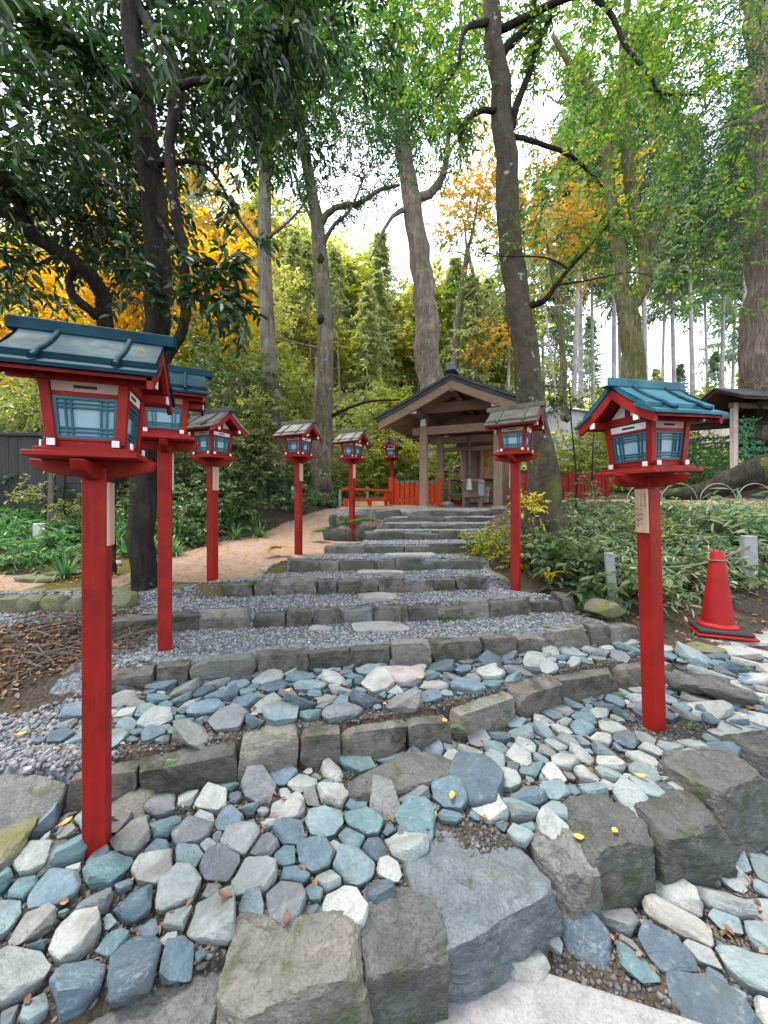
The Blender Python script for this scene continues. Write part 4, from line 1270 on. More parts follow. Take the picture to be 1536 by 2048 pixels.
# ------------------------------------------------------------------ traffic cone, stone posts, rope
cp = Pz(1435, 1262, 0.41)
cone = tag(empty('traffic_cone', (cp[0], cp[1], .405), R(-22)), 'red plastic traffic cone in a black weight on the flat stone', 'traffic cone')
MB().box((0, 0, .010), (.40, .40, .020)).build('base', M_cone, cone, bevel=0.006)
MB().box((0, 0, .037), (.36, .36, .034)).build('weight', M_rubber, cone, bevel=0.010)
MB().lathe([(.135, .054), (.142, .056), (.142, .066), (.125, .074), (.112, .085), (.055, .60), (.052, .612), (.050, .615), (.046, .675), (.040, .683), (.0, .684)], 40).build('body', M_cone, cone, smooth=True, sharp=40)
rp = [(.0595 * math.cos(t) , .0595 * math.sin(t), .605 + .002 * math.sin(3 * t)) for t in np.linspace(0, 2 * math.pi, 24)]
MB().tube(rp, .006, 6).build('rope_loop', M_rope, cone, smooth=True)
posts = []
for px_, pb, d, h, w, lab in ((1225, 1205, 3.55, .46, .085, 'lichen-covered stone post tilting among the low shrubs'), (1497, 1158, 3.9, .44, .115, 'square pale stone post holding the rope past the cone')):
    p = P(px_, pb, d)
    o = tag(link('stone_post', MB().taper(-.15, (w, w), h, (w * .9, w * .9)).mesh('stone_post', bevel=0.008), M_concrete, None, loc=tuple(p), rot=(0, R(-4) if px_ == 1225 else 0, R(-20))), lab, 'stone post', 'stone posts with a rope')
    posts.append(p + np.array([0, -.03, h * .78]))
q0, q1 = posts
mid = np.array([cp[0], cp[1] + .06, .405 + .62])
pts = [q0 + (q1 - q0) * t + np.array([0, -.05 * math.sin(t * math.pi), -.10 * math.sin(t * math.pi)]) for t in np.linspace(0, 1, 14)]
tag(MB().tube(pts, .009, 6).build('rope', M_rope, None, smooth=True), 'dark rope slung between the two stone posts behind the cone', 'rope')
p = P(78, 1090, 5.0)
tag(link('stone_post', MB().taper(-.1, (.1, .1), .28, (.09, .09)).mesh('stone_post', bevel=0.006), M_wallwhite, None, loc=tuple(p), rot=(0, 0, R(12))), 'short white post standing in the grass before the dark fence', 'stone post')
for px_, py_, d, lab in ((586, 995, 8.4, 'tiny pale marker post below the pale trunk'), (680, 1000, 9.2, 'tiny pale marker post in the ferns near the railing end'), (735, 992, 10.2, 'tiny grey marker post behind the low red railing')):
    p = P(px_, py_ + 5, d)
    tag(link('marker_post', MB().taper(-.3, (.07, .07), .30, (.065, .065)).mesh('marker_post', bevel=0.004), M_concrete, None, loc=tuple(p)), lab, 'marker post')

# ------------------------------------------------------------------ dark board fence on the far side of the grass
a, b = P(-330, 1060, 6.0), P(166, 1065, 6.3)
n = 26
fv = b - a; L = float(np.linalg.norm(fv[:2]))
fz = tag(empty('board_fence', (a[0], a[1], .9), math.atan2(fv[1], fv[0])), 'tall dark grey board fence behind the grass and thin saplings', 'fence')
for i in range(n):
    MB().box(((i + .5) * L / n, rnd.uniform(-.008, .008), .78), (L / n * .975, .025, 1.75 + rnd.uniform(-.01, .01))).build('board', M_grayboard, fz, bevel=0.002)
MB().box((L / 2, 0, 1.69), (L + .1, .12, .05)).build('cap_rail', M_grayboard, fz, bevel=0.004)
for i in range(5):
    MB().box((i * L / 4, .06, .8), (.1, .08, 1.8)).build('post', M_grayboard, fz)
# bamboo screen far behind, between the middle trunks
a = P(655, 925, 13.0)
bs = tag(empty('bamboo_screen', tuple(a)), 'pale bamboo screen fence half hidden behind the lantern by the trunk', 'fence')
for i in range(16):
    MB().tube([(i * .075, 0, -1.2), (i * .075, 0, .62 + rnd.uniform(-.05, .05))], .03, 6).build('cane', M_tanboard, bs)
MB().box((.55, -.045, .35), (1.25, .03, .05)).build('rail', M_tanboard, bs)

# ------------------------------------------------------------------ white wall, tan fence, garland racks on the upper terrace
a = P(1128, 850, 15.0); b = P(1222, 845, 16.0)
bw = tag(empty('white_building', (a[0], a[1], 3.6), math.atan2(b[1] - a[1], b[0] - a[0])), 'white plastered building wall half hidden behind bare twigs', 'building')
MB().box((1.0, .8, .4), (2.3, 1.6, 2.2)).build('wall', M_wallwhite, bw)
MB().prism([(-.2, 1.51), (1.8, 1.51), (.8, 1.9)], 0, -.3, 2.35).build('roof', M_wallwhite, bw)
a = P(1362, 840, 15.0); b = P(1520, 838, 15.5)
fv = b - a; L = float(np.linalg.norm(fv[:2]))
tf = tag(empty('tan_fence', (a[0], a[1], 3.9), math.atan2(fv[1], fv[0])), 'pale tan vertical board fence above the garland racks', 'fence')
for i in range(20):
    MB().box(((i + .5) * L / 20, 0, .5), (L / 20 * .96, .03, 1.3)).build('board', M_tanboard, tf)
MB().box((L / 2, -.03, .9), (L, .03, .07)).build('rail', M_tanboard, tf)

def rack(x, y, z, rz, wid, hgt, label, rows=8):
    r = tag(empty('garland_rack', (x, y, z), rz), label, 'rack', 'roofed racks hung with green garlands')
    for u in (0, wid):
        MB().box((u, 0, hgt / 2), (.11, .11, hgt)).build('post', M_tanboard, r, bevel=0.005)
    for s in (-1, 1):
        pr = [(0, hgt + .30), (s * .62, hgt - .02)]
        MB().prism(strip(pr, .05), 0, -.5, wid + .5).build('roof_panel', M_cedardark, r)
        MB().prism(strip([(0, hgt + .34), (s * .66, hgt + .005)], .03), 0, -.55, wid + .55).build('roof_skin', M_bark_shingle, r)
    MB().box((wid / 2, 0, hgt - .06), (wid + .2, .09, .12)).build('beam', M_cedar_x, r)
    for k in range(rows):
        zz = .35 + k * (hgt - .75) / (rows - 1)
        MB().tube([(0, -.02, zz), (wid, -.02, zz)], .012, 5).build('line', M_rope, r)
        g = np.random.default_rng(k + int(x * 10))
        n = int(wid * 130)
        c = np.stack([g.uniform(0.05, wid, n), g.normal(-.03, .05, n), zz + g.normal(-.02, .035, n)], -1)
        V, Fq = leaf_quads(c, g.normal(size=(n, 3)) + [0, -.4, -.5], g.normal(size=(n, 3)) + [0, -1, .6], g.uniform(.06, .10, n), g.uniform(.03, .045, n), g)
        tag(link('garland', mesh_np('garland', V, [Fq]), M_leaf_garland, r), kind='stuff')
    return r

def leaf_quads(c, axis, nor, Ln, Wd_, g, fold=0.25):
    """one folded leaf per row: two triangles sharing the midrib"""
    n = len(c)
    a = axis / (np.linalg.norm(axis, axis=1)[:, None] + 1e-9)
    s = np.cross(nor, a); s /= np.linalg.norm(s, axis=1)[:, None] + 1e-9
    u = np.cross(a, s)
    Ln, Wd_ = np.asarray(Ln)[:, None], np.asarray(Wd_)[:, None]
    b = c; t = c + a * Ln - u * Ln * .12
    m1 = c + a * Ln * .28; m2 = c + a * Ln * .66 - u * Ln * .05
    w1, w2 = Wd_ * .5, Wd_ * .44
    V = np.stack([b, m1 - s * w1 + u * w1 * fold * 2, m2 - s * w2 + u * w2 * fold * 2, t, m2 + s * w2 + u * w2 * fold * 2, m1 + s * w1 + u * w1 * fold * 2], 1).reshape(-1, 3)
    k = np.arange(n)[:, None] * 6
    Fq = np.concatenate([k + [0, 1, 2, 3], k + [0, 3, 4, 5]], 0)
    return V, Fq
M_leaf_garland = m_leaf('garland_leaf', [(0.08, 0.24, 0.13), (0.13, 0.33, 0.2), (0.22, 0.40, 0.27)], trans=0.4)
p = P(1468, 948, 9.2)
rack(p[0], p[1], p[2] - .25, R(8), 1.9, 1.95, 'roofed rack of green garlands behind the mossy log')
p = P(1340, 950, 11.2)
rack(p[0], p[1], p[2] - .35, R(-28), 1.45, 1.75, 'smaller roofed garland rack peeping out behind the bright lantern roof')
# mossy log and the wire hoops before it
lg = P(1440, 985, 8.2)
pts = [P(1270, 996, 8.6), P(1400, 985, 8.3), P(1470, 960, 8.0), P(1560, 935, 7.7), P(1680, 930, 7.6)]
M_log = m_bark('mossy_log_bark', (0.022, 0.02, 0.017), (0.06, 0.055, 0.04), lichen=0.1, moss=0.3)
tag(MB().tube(spline(pts, 18), np.linspace(.12, .40, 18), 14, wob=.12).build('fallen_log', M_log, None, smooth=True), 'thick dark mossy fallen log lying before the garland racks', 'log')
for i, px_ in enumerate((1290, 1358, 1436, 1510)):
    c = P(px_ + 0, 1000, 7.2)
    pts = [(c[0] + .34 * math.cos(t), c[1], c[2] - .02 + .33 * math.sin(t)) for t in np.linspace(0.0, math.pi, 14)]
    tag(MB().tube(pts, .007, 6).build('wire_hoop', M_metal, None, smooth=True), ['pale hoop beside the lantern tray, lowest in view', 'pale hoop just past the lantern post, before the log', 'pale hoop in the middle of the row before the log', 'pale hoop before the thickest part of the log'][i], 'hoop', 'low hoops edging the sandy path')
# ------------------------------------------------------------------ foliage
def ball(g, n):
    v = g.normal(size=(n, 3)); v /= np.linalg.norm(v, axis=1)[:, None]
    return v * (g.random(n) ** (1 / 2.4))[:, None]

def twigs_leaves(g, org, dr, tl, k, L, W, droop=0.35, spread=0.8, twig_r=0.004, jitter=0.25, flat=1.0):
    """leafy twigs: org (n,3) origins, dr (n,3) directions, tl twig length, k leaves on each"""
    n = len(org)
    dr = dr / (np.linalg.norm(dr, axis=1)[:, None] + 1e-9)
    tl = tl * g.uniform(.6, 1.3, n)
    t = (np.arange(k) + 1) / k
    sag = np.array([0, 0, -1.0])
    pos = org[:, None] + dr[:, None] * (tl[:, None] * t)[:, :, None] + sag * (droop * .5 * tl[:, None] * t ** 2)[:, :, None]
    side = np.cross(dr, [0, 0, 1.0]) + g.normal(size=(n, 3)) * .15
    side /= np.linalg.norm(side, axis=1)[:, None] + 1e-9
    sgn = np.where(np.arange(k) % 2 == 0, 1.0, -1.0)
    ax = dr[:, None] * .55 + side[:, None] * (sgn * spread)[None, :, None] + g.normal(size=(n, k, 3)) * jitter + sag * droop
    nor = np.array([0, 0, flat]) + g.normal(size=(n, k, 3)) * .5
    Ll = L * g.uniform(.65, 1.25, n * k); Wl = W * g.uniform(.75, 1.2, n * k)
    V, Fq = leaf_quads(pos.reshape(-1, 3), ax.reshape(-1, 3), nor.reshape(-1, 3), Ll, Wl, g)
    # the twigs themselves: three-sided rods
    e = org + dr * tl[:, None] + sag * (droop * .5 * tl)[:, None]
    u = side * twig_r; w = np.cross(dr, side) * twig_r
    TV = np.stack([org + u, org - u * .5 + w, org - u * .5 - w, e + u * .4, e - u * .2 + w * .4, e - u * .2 - w * .4], 1).reshape(-1, 3)
    b = np.arange(n)[:, None] * 6 + len(V)
    TF = np.concatenate([b + [0, 1, 4, 3], b + [1, 2, 5, 4], b + [2, 0, 3, 5]], 0)
    return np.vstack([V, TV]), Fq, TF

def blob_twigs(g, c, r, n, clumps, cs=0.35, up=0.15):
    """twig origins clustered in clumps through an ellipsoid, pointing outward"""
    c = np.array(c); r = np.array(r)
    cc = ball(g, clumps)
    ix = g.integers(0, clumps, n)
    q = cc[ix] + g.normal(size=(n, 3)) * cs / max(1.0, clumps ** (1 / 3)) 
    org = c + q * r
    d = (q - cc[ix]) * 2.2 + q * .6 + g.normal(size=(n, 3)) * .45 + np.array([0, 0, up])
    return org, d

class Crown:
    def __init__(self, seed):
        self.g = np.random.default_rng(seed); self.V = []; self.F = []; self.T = []; self.n = 0
    def add(self, V, F, T):
        self.V.append(V); self.F.append(F + self.n); self.T.append(T + self.n); self.n += len(V)
    def blob(self, c, r, n, clumps=10, tl=.35, k=7, L=.1, W=.04, **kw):
        cs = kw.pop('cs', .5); up = kw.pop('up', .15)
        o, d = blob_twigs(self.g, c, r, n, clumps, cs, up)
        self.add(*twigs_leaves(self.g, o, d, tl, k, L, W, **kw))
        return self
    def pblob(self, px, py, d, rx, ry, n, rd=None, **kw):
        s = d / F
        return self.blob(P(px, py, d), (rx * s, rd or (rx + ry) * .5 * s, ry * s), n, **kw)
    def along(self, pts, n, tl=.3, k=6, L=.1, W=.04, t0=.3, **kw):
        """twigs growing from a limb"""
        pts = np.array(pts)
        u = self.g.uniform(t0, 1, n) * (len(pts) - 1.001)
        i = u.astype(int); f = (u - i)[:, None]
        o = pts[i] * (1 - f) + pts[i + 1] * f
        d = (pts[i + 1] - pts[i]); d /= np.linalg.norm(d, axis=1)[:, None]
        d = d * .5 + self.g.normal(size=(n, 3)) * .8
        self.add(*twigs_leaves(self.g, o, d, tl, k, L, W, **kw))
        return self
    def build(self, name, leaf, bark, parent=None):
        V = np.vstack(self.V); Fs = [np.vstack(self.F), np.vstack(self.T)]
        me = mesh_np(name, V, Fs, mats=[0, 1])
        return link(name, me, [leaf, bark], parent)

M_twig = m_bark('twig_bark', (0.05, 0.04, 0.03), (0.11, 0.09, 0.07), lichen=0, bump=0.2)
M_bark_dark = m_bark('dark_bark', (0.018, 0.014, 0.012), (0.048, 0.037, 0.031), lichen=0.25, moss=0.15)
M_bark_moss = m_bark('mossy_trunk_bark', (0.085, 0.07, 0.05), (0.24, 0.205, 0.155), lichen=0.5, moss=0.38, vert=.1, fiber=True)
M_bark_grey = m_bark('grey_brown_bark', (0.12, 0.095, 0.07), (0.30, 0.25, 0.20), lichen=0.1, moss=0.25, fiber=True, vert=.08)
M_bark_red = m_bark('red_cedar_bark', (0.115, 0.085, 0.065), (0.30, 0.245, 0.195), lichen=0.05, moss=0.05, fiber=True, vert=.06)
M_bark_smooth = m_bark('smooth_olive_bark', (0.038, 0.032, 0.022), (0.085, 0.068, 0.048), lichen=0.35, lichcol=(.35, .37, .33), moss=0.2, vert=.5, bump=.5)
M_bark_yellow = m_bark('yellow_moss_bark', (0.10, 0.085, 0.045), (0.23, 0.2, 0.10), lichen=0.3, moss=0.42, vert=.2)
M_bark_pale = m_bark('pale_cedar_bark', (0.26, 0.24, 0.24), (0.46, 0.43, 0.43), lichen=0.0, fiber=True, vert=.05, bump=.4)
M_bark_sugi = m_bark('sugi_bark', (0.15, 0.11, 0.085), (0.33, 0.265, 0.21), lichen=0.15, fiber=True, vert=.05)

M_l_dark = m_leaf('dark_evergreen_leaf', [(0.006, 0.022, 0.008), (0.012, 0.038, 0.011), (0.022, 0.058, 0.014), (0.045, 0.09, 0.02)], trans=.26, rough=.3, spec=.5)
M_l_mid = m_leaf('mid_green_leaf', [(0.02, 0.07, 0.02), (0.04, 0.11, 0.025), (0.075, 0.16, 0.03), (0.15, 0.20, 0.03)], trans=.5)
M_l_bright = m_leaf('bright_green_leaf', [(0.025, 0.085, 0.03), (0.05, 0.13, 0.03), (0.11, 0.19, 0.03), (0.26, 0.25, 0.03)], trans=.5)
M_l_fine = m_leaf('fine_dark_leaf', [(0.02, 0.05, 0.03), (0.04, 0.09, 0.04), (0.08, 0.13, 0.05)], trans=.35)
M_l_yellow = m_leaf('yellow_maple_leaf', [(0.70, 0.46, 0.015), (0.78, 0.53, 0.02), (0.68, 0.32, 0.015), (0.50, 0.47, 0.03)], trans=.5, tcol=(1.2, 1.1, .6))
M_l_ygreen = m_leaf('yellow_green_leaf', [(0.20, 0.26, 0.02), (0.34, 0.34, 0.02), (0.12, 0.2, 0.02), (0.5, 0.42, 0.03)], trans=.5, tcol=(1.2, 1.2, .6))
M_l_gold = m_leaf('golden_leaf', [(0.52, 0.34, 0.03), (0.42, 0.26, 0.05), (0.30, 0.27, 0.04), (0.55, 0.24, 0.05)], trans=.5, tcol=(1.2, 1.1, .7))
M_l_hill = m_leaf('hill_leaf', [(0.32, 0.35, 0.12), (0.46, 0.43, 0.17), (0.54, 0.46, 0.24), (0.24, 0.33, 0.15), (0.58, 0.42, 0.18)], trans=.5)
M_l_olive = m_leaf('olive_shrub_leaf', [(0.12, 0.16, 0.05), (0.2, 0.22, 0.07), (0.32, 0.3, 0.1), (0.09, 0.13, 0.05)], trans=.4)
M_l_cedar = m_leaf('cedar_spray', [(0.12, 0.2, 0.12), (0.19, 0.28, 0.15), (0.29, 0.33, 0.15), (0.12, 0.22, 0.17)], trans=.4, tcol=(1.2, 1.3, .9))
M_l_grass = m_leaf('strap_leaf', [(0.03, 0.11, 0.05), (0.06, 0.17, 0.07), (0.10, 0.22, 0.08), (0.13, 0.22, 0.06)], trans=.3, spec=.5)
M_l_shrub = m_leaf('shrub_leaf', [(0.03, 0.07, 0.03), (0.06, 0.11, 0.04), (0.11, 0.16, 0.06), (0.16, 0.19, 0.08)], trans=.3, rough=.35, spec=.5)
M_l_sasa = m_leaf('bamboo_grass_leaf', [(0.07, 0.17, 0.10), (0.14, 0.25, 0.16), (0.40, 0.42, 0.30), (0.10, 0.2, 0.09), (0.45, 0.37, 0.26)], trans=.3)
M_l_fern = m_leaf('fern_frond', [(0.07, 0.15, 0.03), (0.13, 0.21, 0.04)], trans=.35)
M_l_bed = m_leaf('yellow_fern_frond', [(0.45, 0.38, 0.03), (0.60, 0.44, 0.03)], trans=.3)
M_l_fallen = m_leaf('fallen_leaf', [(0.50, 0.26, 0.05), (0.55, 0.33, 0.07)], trans=.1)
M_l_litter = m_leaf('leaf_litter', [(0.14, 0.07, 0.04), (0.22, 0.12, 0.07), (0.10, 0.05, 0.035), (0.30, 0.14, 0.07), (0.18, 0.12, 0.09)], trans=.05)

def pts_px(l):
    """[(px, py, d, r)] -> points, radii"""
    return np.array([P(a, b, c) for a, b, c, _ in l]), np.array([r for *_, r in l])

def limb(parent, name, l, mat, n=None, sides=9, wob=.12, seed=0, sink=False):
    p, r = pts_px(l)
    m = n or max(8, 5 * len(l))
    q = spline(p, m); rr = np.interp(np.linspace(0, len(l) - 1, m), np.arange(len(l)), r)
    g = np.random.default_rng(seed + int(abs(p[0][0]) * 100))
    q[1:-1] += g.normal(size=(m - 2, 3)) * rr[1:-1, None] * .10
    MB().tube(q, rr, sides, wob=wob, seed=seed).build(name, mat, parent, smooth=True)
    return q

def tree(name, label, cat, trunk, bark, group=None, flare=1.25, sides=14):
    root = tag(empty(name), label, cat, group)
    tr = list(trunk)
    x, y, d, r = tr[0]
    foot = P(x, y, d)
    tr = [(x, y + 30 * 4 / d, d, r * flare * 1.1), (x, y - 8 * 4 / d, d, r * flare)] + [(tr[0][0] * .8 + tr[1][0] * .2, tr[0][1] * .8 + tr[1][1] * .2, d, r * 1.03)] + tr[1:]
    limb(root, 'trunk', tr, bark, sides=sides, n=34, seed=int(x))
    return root

# --- dark evergreen with the large leaves, beside the second lantern
t1 = tree('evergreen_tree', 'dark evergreen tree with large drooping leaves rooted beside the second lantern', 'tree',
          [(288, 1208, 3.65, .108), (288, 950, 3.65, .115), (310, 720, 3.65, .115), (317, 600, 3.65, .11), (305, 400, 3.65, .112), (280, 150, 3.65, .095), (258, 0, 3.6, .08), (245, -90, 3.6, .07)], M_bark_dark)
limb(t1, 'branch', [(332, 722, 3.62, .04), (366, 655, 3.5, .044), (373, 580, 3.45, .046), (360, 470, 3.4, .046), (343, 350, 3.4, .044), (340, 270, 3.45, .046), (354, 175, 3.5, .055), (335, 115, 3.5, .05), (300, 60, 3.55, .05), (280, 20, 3.6, .04)], M_bark_dark, 40)
b1 = limb(t1, 'branch', [(354, 175, 3.5, .04), (400, 160, 3.4, .026), (480, 166, 3.3, .024), (520, 130, 3.25, .02), (560, 65, 3.2, .017), (600, -10, 3.2, .014)], M_bark_dark, 26)
b2 = limb(t1, 'branch', [(345, 690, 3.6, .02), (310, 620, 3.4, .014), (285, 560, 3.3, .01), (255, 500, 3.2, .008)], M_bark_dark)
b3 = limb(t1, 'branch', [(312, 430, 3.6, .025), (360, 500, 3.3, .015), (420, 540, 3.2, .010), (500, 520, 3.1, .006)], M_bark_dark)
b4 = limb(t1, 'branch', [(318, 590, 3.6, .02), (370, 585, 3.3, .012), (440, 600, 3.2, .008), (480, 615, 3.1, .005)], M_bark_dark)
b5 = limb(t1, 'branch', [(300, 200, 3.6, .05), (200, 130, 3.3, .035), (110, 70, 3.1, .025), (30, -30, 3.0, .02)], M_bark_dark)
b6 = limb(t1, 'branch', [(312, 330, 3.6, .03), (410, 330, 3.5, .018), (480, 440, 3.6, .01), (515, 490, 3.6, .007)], M_bark_dark)
c = Crown(101)
kw = dict(tl=.27, k=8, L=.112, W=.042, droop=.55)
for px_, py_, d, rx, ry, n in ((60, 90, 4.4, 190, 150, 180), (230, 90, 4.8, 190, 130, 180), (430, 70, 4.4, 180, 130, 216), (560, 90, 4.6, 120, 150, 165), (70, 280, 4.4, 170, 120, 165),
                               (230, 300, 4.7, 150, 130, 180), (430, 210, 4.6, 130, 80, 108), (560, 230, 4.8, 80, 90, 64), (250, 450, 4.6, 110, 80, 86), (640, 40, 4.6, 110, 110, 100), (120, 150, 2.9, 170, 120, 50), (400, 60, 3.0, 160, 80, 43)):
    c.pblob(px_, py_, d, rx, ry, n, rd=.8, clumps=16, **kw)
for b, n in ((b1, 60), (b2, 14), (b3, 22), (b4, 26), (b5, 60), (b6, 10)):
    c.along(b, n, **kw)
c.build('crown', M_l_dark, M_twig, t1)

# --- crooked dark tree behind the front lantern
t2 = tree('crooked_tree', 'crooked dark tree whose bent limb reaches out over the front lantern', 'tree',
          [(212, 1160, 4.3, .085), (213, 900, 4.3, .085), (210, 660, 4.2, .08), (206, 590, 4.1, .075), (178, 545, 3.9, .07), (125, 508, 3.7, .065), (65, 470, 3.5, .06), (20, 432, 3.4, .05), (-60, 380, 3.3, .04)], M_bark_dark)
limb(t2, 'branch', [(209, 640, 4.2, .05), (172, 614, 4.0, .045), (146, 590, 3.9, .042), (138, 560, 3.9, .038), (150, 535, 3.85, .03), (146, 520, 3.85, .02)], M_bark_dark, 24)
d1 = limb(t2, 'branch', [(52, 462, 3.5, .05), (40, 410, 3.4, .045), (15, 365, 3.3, .04), (-30, 320, 3.2, .03)], M_bark_dark)
d2 = limb(t2, 'branch', [(125, 508, 3.7, .02), (60, 530, 3.4, .012), (0, 500, 3.2, .01)], M_bark_dark)
c = Crown(102)
for px_, py_, d, rx, ry, n in ((70, 390, 3.9, 160, 70, 136), (200, 430, 4.2, 110, 80, 100), (30, 200, 2.9, 110, 120, 50), (-20, 470, 3.4, 80, 80, 36), (200, 520, 4.4, 70, 50, 25), (40, 590, 4.4, 90, 30, 21)):
    c.pblob(px_, py_, d, rx, ry, n, rd=.7, clumps=12, tl=.26, k=7, L=.11, W=.04, droop=.5)
c.along(d1, 30, **kw); c.along(d2, 12, **kw)
c.build('crown', M_l_dark, M_twig, t2)

# --- slim middle trunks
t3 = tree('slim_tree', 'tall slim tree with a straight grey trunk rising from the fern bank', 'tree',
          [(553, 1010, 9.0, .27), (549, 900, 9, .22), (541, 750, 9, .185), (533, 640, 9, .17), (527, 480, 9, .155), (531, 360, 9, .135), (535, 250, 9, .12), (530, 100, 9, .10), (520, -60, 9, .08)], M_bark_grey)
e1 = limb(t3, 'branch', [(530, 480, 9, .05), (575, 445, 8.8, .03), (605, 410, 8.6, .02), (608, 370, 8.5, .012)], M_bark_grey)
e2 = limb(t3, 'branch', [(527, 500, 9, .04), (480, 440, 8.8, .03), (440, 380, 8.6, .02), (390, 340, 8.5, .012)], M_bark_grey)
c = Crown(103)
for px_, py_, rx, ry, n in ((540, 60, 130, 110, 302), (545, 230, 60, 110, 165), (470, 130, 100, 90, 172), (620, 110, 100, 110, 187), (530, 320, 35, 30, 28)):
    c.pblob(px_, py_, 9.0, rx, ry, n, clumps=16, tl=.42, k=9, L=.15, W=.055, droop=.5)
c.along(e1, 12, tl=.3, k=6, L=.1, W=.035); c.along(e2, 14, tl=.3, k=6, L=.1, W=.035)
c.build('crown', M_l_mid, M_twig, t3)

t4 = tree('lichen_tree', 'lichen-spotted tree with a knotted trunk behind the pale-roofed lantern', 'tree',
          [(641, 998, 9.6, .29), (645, 860, 9.6, .26), (651, 700, 9.6, .215), (648, 600, 9.6, .2), (640, 500, 9.6, .18), (627, 400, 9.6, .15), (607, 300, 9.6, .12), (596, 200, 9.6, .1), (590, 60, 9.6, .07)], M_bark_moss)
f1 = limb(t4, 'branch', [(636, 450, 9.6, .09), (670, 416, 9.4, .07), (715, 408, 9.2, .06), (760, 380, 9.0, .045), (800, 370, 8.9, .03)], M_bark_moss)
f2 = limb(t4, 'branch', [(644, 490, 9.6, .06), (668, 450, 9.4, .045), (700, 420, 9.2, .03), (730, 350, 9.1, .02)], M_bark_moss)
f3 = limb(t4, 'branch', [(640, 470, 9.6, .05), (605, 400, 9.4, .035), (590, 350, 9.3, .025)], M_bark_moss)
limb(t4, 'branch', [(662, 832, 9.6, .05), (700, 815, 9.3, .035), (745, 802, 9.0, .028), (800, 800, 8.8, .018)], M_bark_dark)
limb(t4, 'branch', [(655, 700, 9.6, .04), (610, 690, 9.4, .02), (565, 678, 9.2, .012)], M_bark_grey)
for py_ in (640, 520):
    MB().lathe([(.0, .13), (.07, .11), (.10, 0.0), (.07, -.11), (0, -.13)], 10, tuple(P(642, py_, 9.45))).build('knot', M_bark_dark, t4, smooth=True)
c = Crown(104)
for px_, py_, rx, ry, n in ((690, 330, 110, 70, 187), (610, 260, 70, 80, 129), (740, 260, 90, 80, 144), (650, 180, 80, 70, 115)):
    c.pblob(px_, py_, 9.3, rx, ry, n, clumps=14, tl=.4, k=9, L=.085, W=.035, droop=.3)
for b in (f1, f2, f3): c.along(b, 30, tl=.35, k=8, L=.08, W=.03)
c.build('crown', M_l_fine, M_twig, t4)

t5 = tree('giant_cedar', 'giant reddish trunk towering directly behind the gate roof', 'tree',
          [(868, 930, 13.5, .54), (862, 800, 13.5, .48), (856, 700, 13.5, .44), (848, 600, 13.5, .39), (838, 500, 13.5, .36), (828, 430, 13.5, .33), (817, 360, 13.5, .3), (803, 250, 13.5, .25), (792, 100, 13.5, .2), (785, -60, 13.5, .15)], M_bark_red)
g1 = limb(t5, 'branch', [(832, 402, 13.5, .16), (868, 380, 13.3, .14), (885, 350, 13.1, .12), (895, 300, 13, .08), (900, 220, 12.9, .05)], M_bark_grey)
g2 = limb(t5, 'branch', [(826, 410, 13.5, .12), (780, 440, 13.2, .06), (740, 520, 12.9, .03)], M_bark_grey)
c = Crown(105)
for px_, py_, rx, ry, n in ((770, 90, 110, 120, 302), (800, 230, 70, 90, 187), (700, 130, 100, 100, 216), (850, 140, 90, 110, 201), (900, 40, 90, 70, 144), (905, 250, 50, 70, 64)):
    c.pblob(px_, py_, 13.0, rx, ry, n, clumps=16, tl=.6, k=9, L=.17, W=.07, droop=.4)
c.along(g1, 30, tl=.4, k=8, L=.13, W=.05)
c.build('crown', M_l_mid, M_twig, t5)

# --- leaning tree right of the steps
t6 = tree('leaning_tree', 'smooth olive trunk leaning in over the steps beside the gate', 'tree',
          [(1096, 1065, 5.0, .215), (1078, 900, 5, .185), (1056, 750, 5, .165), (1036, 600, 5, .152), (1021, 480, 5, .142), (1013, 350, 5, .142), (1005, 230, 5, .13), (990, 100, 5, .115), (976, -40, 5, .10)], M_bark_smooth, flare=1.15, sides=18)
h = [limb(t6, 'branch', l, M_bark_dark) for l in (
    [(1012, 222, 5, .04), (965, 222, 4.9, .034), (935, 240, 4.85, .03), (918, 282, 4.8, .022)],
    [(1022, 255, 5, .055), (1035, 205, 4.95, .045), (1060, 140, 4.9, .038), (1075, 90, 4.85, .034), (1102, 35, 4.8, .026)],
    [(996, 115, 5, .06), (1030, 80, 4.95, .05), (1060, 45, 4.9, .036), (1075, -30, 4.85, .03)],
    [(1058, 612, 5, .045), (1090, 600, 4.85, .036), (1120, 560, 4.75, .028), (1150, 525, 4.65, .022), (1190, 480, 4.6, .017), (1235, 425, 4.5, .012), (1265, 385, 4.5, .006)],
    [(1018, 270, 5.05, .035), (1075, 285, 5.3, .03), (1140, 312, 5.6, .028), (1180, 345, 5.8, .022), (1210, 380, 6, .014)],
    [(1000, 60, 5, .05), (1150, -10, 4.6, .035), (1215, 20, 4.5, .03), (1250, 90, 4.4, .024), (1300, 150, 4.3, .02), (1320, 185, 4.2, .014), (1400, 190, 4.2, .008)],
    [(985, 40, 5, .05), (930, 60, 4.7, .03), (915, 130, 4.6, .02), (870, 200, 4.5, .01)])]
limb(t6, 'branch', [(1140, 540, 4.7, .014), (1090, 515, 4.6, .01), (1000, 512, 4.5, .007), (960, 500, 4.5, .004)], M_bark_dark)
limb(t6, 'branch', [(1115, 570, 4.75, .015), (1180, 560, 4.6, .01), (1260, 545, 4.5, .006), (1330, 560, 4.4, .003)], M_bark_dark)
for q_, lc in ((P(1053, 795, 4.80), .075), (P(1047, 585, 4.84), .06), (P(1060, 842, 4.79), .045)):
    pass
c = Crown(106)
k6 = dict(tl=.3, k=11, L=.068, W=.028, droop=.35)
